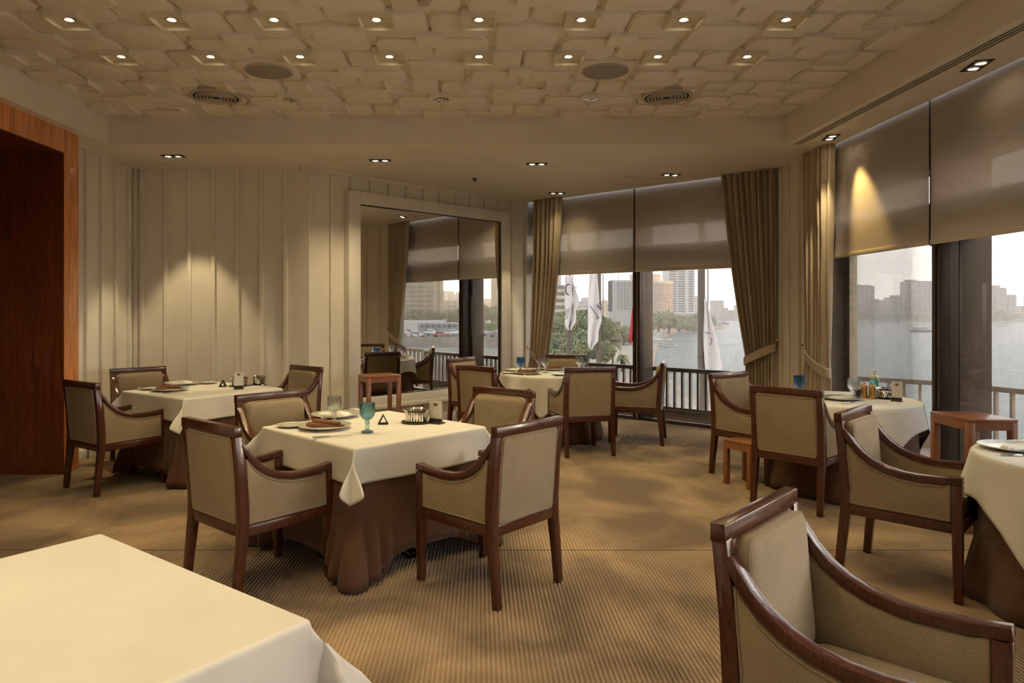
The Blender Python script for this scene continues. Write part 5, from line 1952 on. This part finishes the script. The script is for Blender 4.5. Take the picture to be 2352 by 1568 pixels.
# ---- boats
def boat(px_, py_, length, label, deck=2, Y=None, rz=0.0, small=False):
    Yb = (CAMH - ZW) * F / (py_ - PY)
    t = empty('river_boat', (ex(px_, Yb), Yb, ZW), rz, label, 'boat', 'boats on the river')
    l, w_ = length / 2, length * .14
    hull = MB()
    hull.rings([[(-l, -w_, 0.1), (-l, w_, 0.1), (l * .6, w_, 0.1), (l, 0, .1), (l * .6, -w_, .1)],
                [(-l * 1.02, -w_ * 1.1, length * .09), (-l * 1.02, w_ * 1.1, length * .09), (l * .65, w_ * 1.1, length * .09), (l * 1.08, 0, length * .11), (l * .65, -w_ * 1.1, length * .09)]], True, True, True)
    hull.build('hull', E['hull'] if small else E['boat'], t)
    z_ = length * .09
    for k in range(deck):
        s = 1 - .18 * k
        MB().box(-l * .85 * s, l * .5 * s, -w_ * .8, w_ * .8, z_, z_ + length * .11).build('cabin', E['boat'], t)
        MB().box(-l * .92 * s, l * .58 * s, -w_ * .95, w_ * .95, z_ + length * .11, z_ + length * .125).build('cabin_roof', E['wood'] if small else E['white'], t)
        for q in range(5):
            a = -l * .75 * s + q * l * .24 * s
            MB().box(a, a + l * .13 * s, -w_ * .84, -w_ * .8, z_ + length * .04, z_ + length * .09).build('window', E['win'], t)
        z_ += length * .125
    return t


boat(1512, 794, 12, 'white houseboat moored at the left of the row', 2)
boat(1538, 796, 11, 'white houseboat moored at the right of the row', 2)
boat(1524, 781, 13, 'white double deck houseboat behind the moored row', 2)
boat(1506, 776, 15, 'white houseboat farthest back at the mooring', 2)
boat(1648, 753, 22, 'white ferry crossing beyond the pink flag', 2)
boat(1661, 744, 20, 'dark barge far upriver', 1, small=True)
boat(2118, 762, 22, 'long dark boat in mid river left of the mullion', 1, small=True)
boat(2257, 777, 6, 'small motor boat on the river in the right pane', 1)
for k, (px_, py_) in enumerate(((1978, 742), (2045, 744), (2070, 745), (2098, 744), (2252, 750), (2302, 749))):
    boat(px_, py_, 26, 'white boat moored under the far bank, %s from the left' % ORD[k], 1)
boat(1541, 925, 5.5, 'small canopied boat below the balcony rail', 1, small=True)
boat(1556, 915, 4.5, 'small dark boat below the balcony rail', 1, small=True)
boat(1528, 932, 5.0, 'blue grey skiff behind the side-on chair', 1, small=True)
tag(MB().box(ex(1470, 260), ex(1556, 260), 262, 266, ZW, ZW + 0.5).build('jetty', E['concrete']), 'flat grey jetty between the moored houseboats and the bank', 'jetty')

# ---- city seen in the mirror (towards the sun)
ZG = -7.0


def mdir(px_):
    k = (px_ - PX) / F
    d = Vector((k, 1.0))
    n = Vector((VM[0], VM[1]))
    return d - 2 * d.dot(n) * n


def mpt(px_, X):
    """city point that the mirror shows in pixel column px_"""
    d = mdir(px_)
    # ray meets the mirror, then goes on along d
    u_ = on_wall(AM, UM, VM, px_, -0.07)
    p = at(AM, UM, VM, u_, -0.07)
    s = (X - p[0]) / d.x
    return (X, p[1] + d.y * s, s + p[1])


def mz(py_, dist):
    return CAMH + (PY - py_) / F * dist


def mblock(name, label, pxa, pxb, ytop, X, depth, floors, mat, matw, zbase=ZG, cat='building', bands=True, group='city blocks in the mirror'):
    a, b_ = mpt(pxa, X), mpt(pxb, X)
    z1 = mz(ytop, a[2])
    y0, y1 = min(a[1], b_[1]), max(a[1], b_[1])
    t = empty(name, (X + depth / 2, (y0 + y1) / 2, zbase), 0, label, cat, group)
    hy, hx, H = (y1 - y0) / 2, depth / 2, z1 - zbase
    MB().box(-hx, hx, -hy, hy, 0, H).build('wall', mat, t)
    if bands:
        fh = H / floors
        n = max(3, int(2 * hy / 4))
        wm = MB()
        for k in range(floors):
            for i in range(n):
                yy = -hy + 2 * hy * (i + .2) / n
                wm.box(-hx - .15, -hx, yy, yy + 2 * hy / n * .55, k * fh + fh * .35, k * fh + fh * .8)
        tag(wm.build('windows', matw, t), kind='stuff')
        sl = MB()
        for k in range(1, floors):
            sl.box(-hx - .7, -hx, -hy, hy, k * fh - .15, k * fh + .25)
        tag(sl.build('balcony_slabs', E['dusk2'], t), kind='stuff')
    return t


mblock('apartment_block', 'tall tan apartment block at the left of the mirror view', 900, 996, 600, 330, 22, 14, E['dusk'], E['win'])
mblock('apartment_block', 'plain tan tower wing in the mirror view', 996, 1011, 630, 350, 22, 14, E['dusk'], E['win'], bands=False)
mblock('city_silhouette', 'glowing silhouette of far roofs under the sunset in the mirror', 1008, 1040, 667, 900, 40, 8, E['dusk'], E['win'], bands=False)
mblock('city_silhouette', 'glowing silhouette block next to the sun in the mirror', 1046, 1072, 669, 920, 40, 8, E['dusk'], E['win'], bands=False)
mblock('city_silhouette', 'far roof left of the mast in the mirror', 1038, 1048, 674, 940, 40, 8, E['dusk'], E['win'], bands=False)
mblock('white_flats', 'low white flats with small windows in the mirror', 1004, 1054, 690, 430, 16, 6, E['dusk2'], E['win'])
mblock('white_flats', 'low white podium building under the flats in the mirror', 990, 1060, 712, 400, 12, 3, E['dusk2'], E['win'])
mblock('apartment_block', 'tower at the right edge of the mirror view', 1128, 1150, 630, 420, 22, 14, E['dusk'], E['win'], bands=False)
mblock('city_silhouette', 'low far roofs at the right of the mirror view', 1100, 1130, 686, 800, 30, 6, E['dusk'], E['win'], bands=False)
for k, (px_, yt, X, r) in enumerate(((966, 712, 300, 8.5), (984, 711, 305, 8.5), (1000, 716, 310, 6.5), (1028, 713, 300, 7.5), (1046, 712, 305, 9), (1062, 705, 300, 9), (1112, 698, 310, 10), (1130, 700, 300, 10), (945, 714, 300, 8))):
    p = mpt(px_, X)
    zt = mz(yt, p[2])
    r *= 0.6
    tree((p[0], p[1], ZG), r, max((zt - ZG - r * .75) / .62, 3), 'sunset brown park tree in the mirror, %s from the left' % ORD[k], E['leaf2'], 1500, 140 + k, 0.3, 0.65, group='park trees in the mirror')
a, b_ = mpt(880, 268), mpt(1170, 268)
y0, y1 = min(a[1], b_[1]) - 30, max(a[1], b_[1]) + 30
tag(MB().box(240, 292, y0, y1, ZG, ZG + 0.2).build('park_lawn', E['lawn']), 'green park lawn behind the busy road in the mirror', 'lawn', kind='structure')
hd = MB()
rnd = random.Random(5)
for k in range(2600):
    p = Vector((rnd.uniform(264, 271), rnd.uniform(y0, y1), ZG + rnd.uniform(0.3, 3.4)))
    s = rnd.uniform(.4, .9)
    a1 = Vector((rnd.gauss(0, 1), rnd.gauss(0, 1), rnd.gauss(0, 1))).normalized() * s
    a2 = a1.orthogonal().normalized() * s * .6
    hd.add([p - a1, p + a2, p + a1, p - a2], [(0, 1, 2, 3)])
hd.box(265, 270, y0, y1, ZG, ZG + 2.9)
tag(hd.build('clipped_hedge', E['lawn']), 'long clipped green hedge beyond the road in the mirror', 'hedge')
# elevated road with parapet and cars
RX0, RX1, RZ = 150, 200, -5.0
ry0, ry1 = -160, 52
tag(MB().box(RX0, RX1, ry0, ry1, RZ - 1.5, RZ).build('elevated_road', E['asphalt']), 'elevated multi lane road seen in the mirror', 'road', kind='structure')
t = empty('road_parapet', (RX0, 0, RZ), 0, 'concrete parapet with posts along the elevated road', 'parapet')
MB().box(-.5, 0, ry0, ry1, -2.2, 0.35).build('wall', E['concrete'], t)
MB().box(-.4, -.1, ry0, ry1, 1.0, 1.2).build('hand_rail', E['concrete'], t)
pm_ = MB().box(-.42, -.08, -.18, .18, 0.3, 1.2).mesh('rail_post')
pm_.materials.append(E['concrete'])
for k in range(60):
    inst('rail_post', pm_, t, (0, -60 + k * 1.6, 0))
car = MB()
car.rings([[(-2.1, -.85, .3), (2.1, -.85, .3), (2.1, .85, .3), (-2.1, .85, .3)], [(-2.15, -.88, .75), (2.15, -.88, .75), (2.15, .88, .75), (-2.15, .88, .75)],
           [(-2.0, -.82, .95), (1.95, -.82, .88), (1.95, .82, .88), (-2.0, .82, .95)], [(-1.5, -.75, .96), (.9, -.75, .96), (.9, .75, .96), (-1.5, .75, .96)],
           [(-1.1, -.66, 1.45), (.35, -.66, 1.45), (.35, .66, 1.45), (-1.1, .66, 1.45)]], True, True, True)
car_me = []
for c_ in CARC:
    me = car.mesh('car_body', 0.06, 1)
    me.materials.append(c_)
    car_me.append(me)
wh = MB()
for a in (-1.3, 1.3):
    for s in (-1, 1):
        wh.tube([(a, s * .7, .32), (a, s * .9, .32)], .32, 10)
wh_me = wh.mesh('wheels')
wh_me.materials.append(M['black'])
gl_ = MB().box(-1.25, .55, -.72, .72, 1.0, 1.36).mesh('car_glass')
gl_.materials.append(E['win'])
LANE = ['nearest', 'second', 'third', 'fourth', 'fifth']
for ln in range(5):
    for k in range(8):
        yy = -36 + k * 6.4 + rnd.uniform(-1, 1) + ln * .8
        t = empty('passenger_car', (RX0 + 4.5 + ln * 4.6, yy, RZ), PI / 2 + rnd.uniform(-.03, .03), '%s car from the right in the %s lane of the mirror road' % (ORD[k], LANE[ln]), 'car', 'cars queuing on the elevated road')
        inst('body', car_me[rnd.choice((0, 0, 0, 1, 1, 2, 3))], t)
        inst('wheels', wh_me, t)
        inst('glazing', gl_, t)
p = mpt(1010, 182)
t = empty('city_bus', (182, p[1], RZ), PI / 2, 'long grey bus in the traffic seen in the mirror', 'bus')
MB().box(-6, 6, -1.25, 1.25, .4, 3.1).build('body', CARC[1], t, bevel=0.1)
for k in range(7):
    MB().box(-5.3 + 1.5 * k, -4.1 + 1.5 * k, 1.25, 1.28, 1.7, 2.6).build('window', E['win'], t)
for a in (-3.8, 3.6):
    MB().tube([(a, -1.3, .45), (a, 1.3, .45)], .45, 12).build('wheel', M['black'], t)
t = empty('white_truck', (220, mpt(968, 220)[1], ZG), PI / 2, 'long white trailer beyond the road in the mirror', 'truck')
MB().box(-9, 8, -1.4, 1.4, 1.0, 5.2).build('trailer', E['white'], t)
MB().box(8.2, 10.4, -1.3, 1.3, .8, 3.8).build('cab', E['white'], t)
for a in (-7, -5.8, 6, 9.4):
    MB().tube([(a, -1.4, .55), (a, 1.4, .55)], .55, 10).build('wheel', M['black'], t)
for k, px_ in enumerate((1023, 1056)):
    p = mpt(px_, 206)
    t = empty('street_lamp', (p[0], p[1], RZ - 2), 0, 'slim street lamp with glowing head in the mirror, %s' % ('left one' if k == 0 else 'right one'), 'street lamp')
    MB().tube([(0, 0, 0), (0, 0, 5.2)], .08, 8).build('pole', E['pole'], t)
    MB().lathe([(.1, 5.1), (.6, 5.25), (.5, 5.5), (.1, 5.6)], 12).build('lamp_head', E['boat'], t)
p = mpt(1047, 520)
t = empty('radio_mast', (p[0], p[1], ZG), 0, 'tall thin mast in front of the sunset in the mirror', 'mast')
MB().tube([(0, 0, 0), (0, 0, mz(672, p[2]) - ZG)], .5, 6).build('mast', E['boat'], t)

# ---- haze over the river and the city
def haze(name, x0, x1, y0, y1, z0, z1, dens, aniso, col, label):
    m = bpy.data.materials.new(name)
    m.use_nodes = True
    nt = m.node_tree
    nt.nodes.remove(nt.nodes['Principled BSDF'])
    sc = nt.nodes.new('ShaderNodeVolumeScatter')
    sc.inputs['Color'].default_value = (*col, 1)
    sc.inputs['Density'].default_value = dens
    sc.inputs['Anisotropy'].default_value = aniso
    nt.links.new(sc.outputs[0], nt.nodes['Material Output'].inputs['Volume'])
    o = MB().box(x0, x1, y0, y1, z0, z1).build(name, m)
    return tag(o, label, 'haze', kind='stuff')


if HAZE:
    haze('river_haze', -700, 1500, 120, 1560, ZW - 0.2, 110, 0.00042, 0.2, (0.97, 0.95, 0.93), 'pale evening haze over the river and far bank')
    haze('city_haze', 130, 1500, -400, 118, ZG - 0.2, 110, 0.0020, 0.68, (1.0, 0.86, 0.62), 'golden evening haze over the city in the mirror')
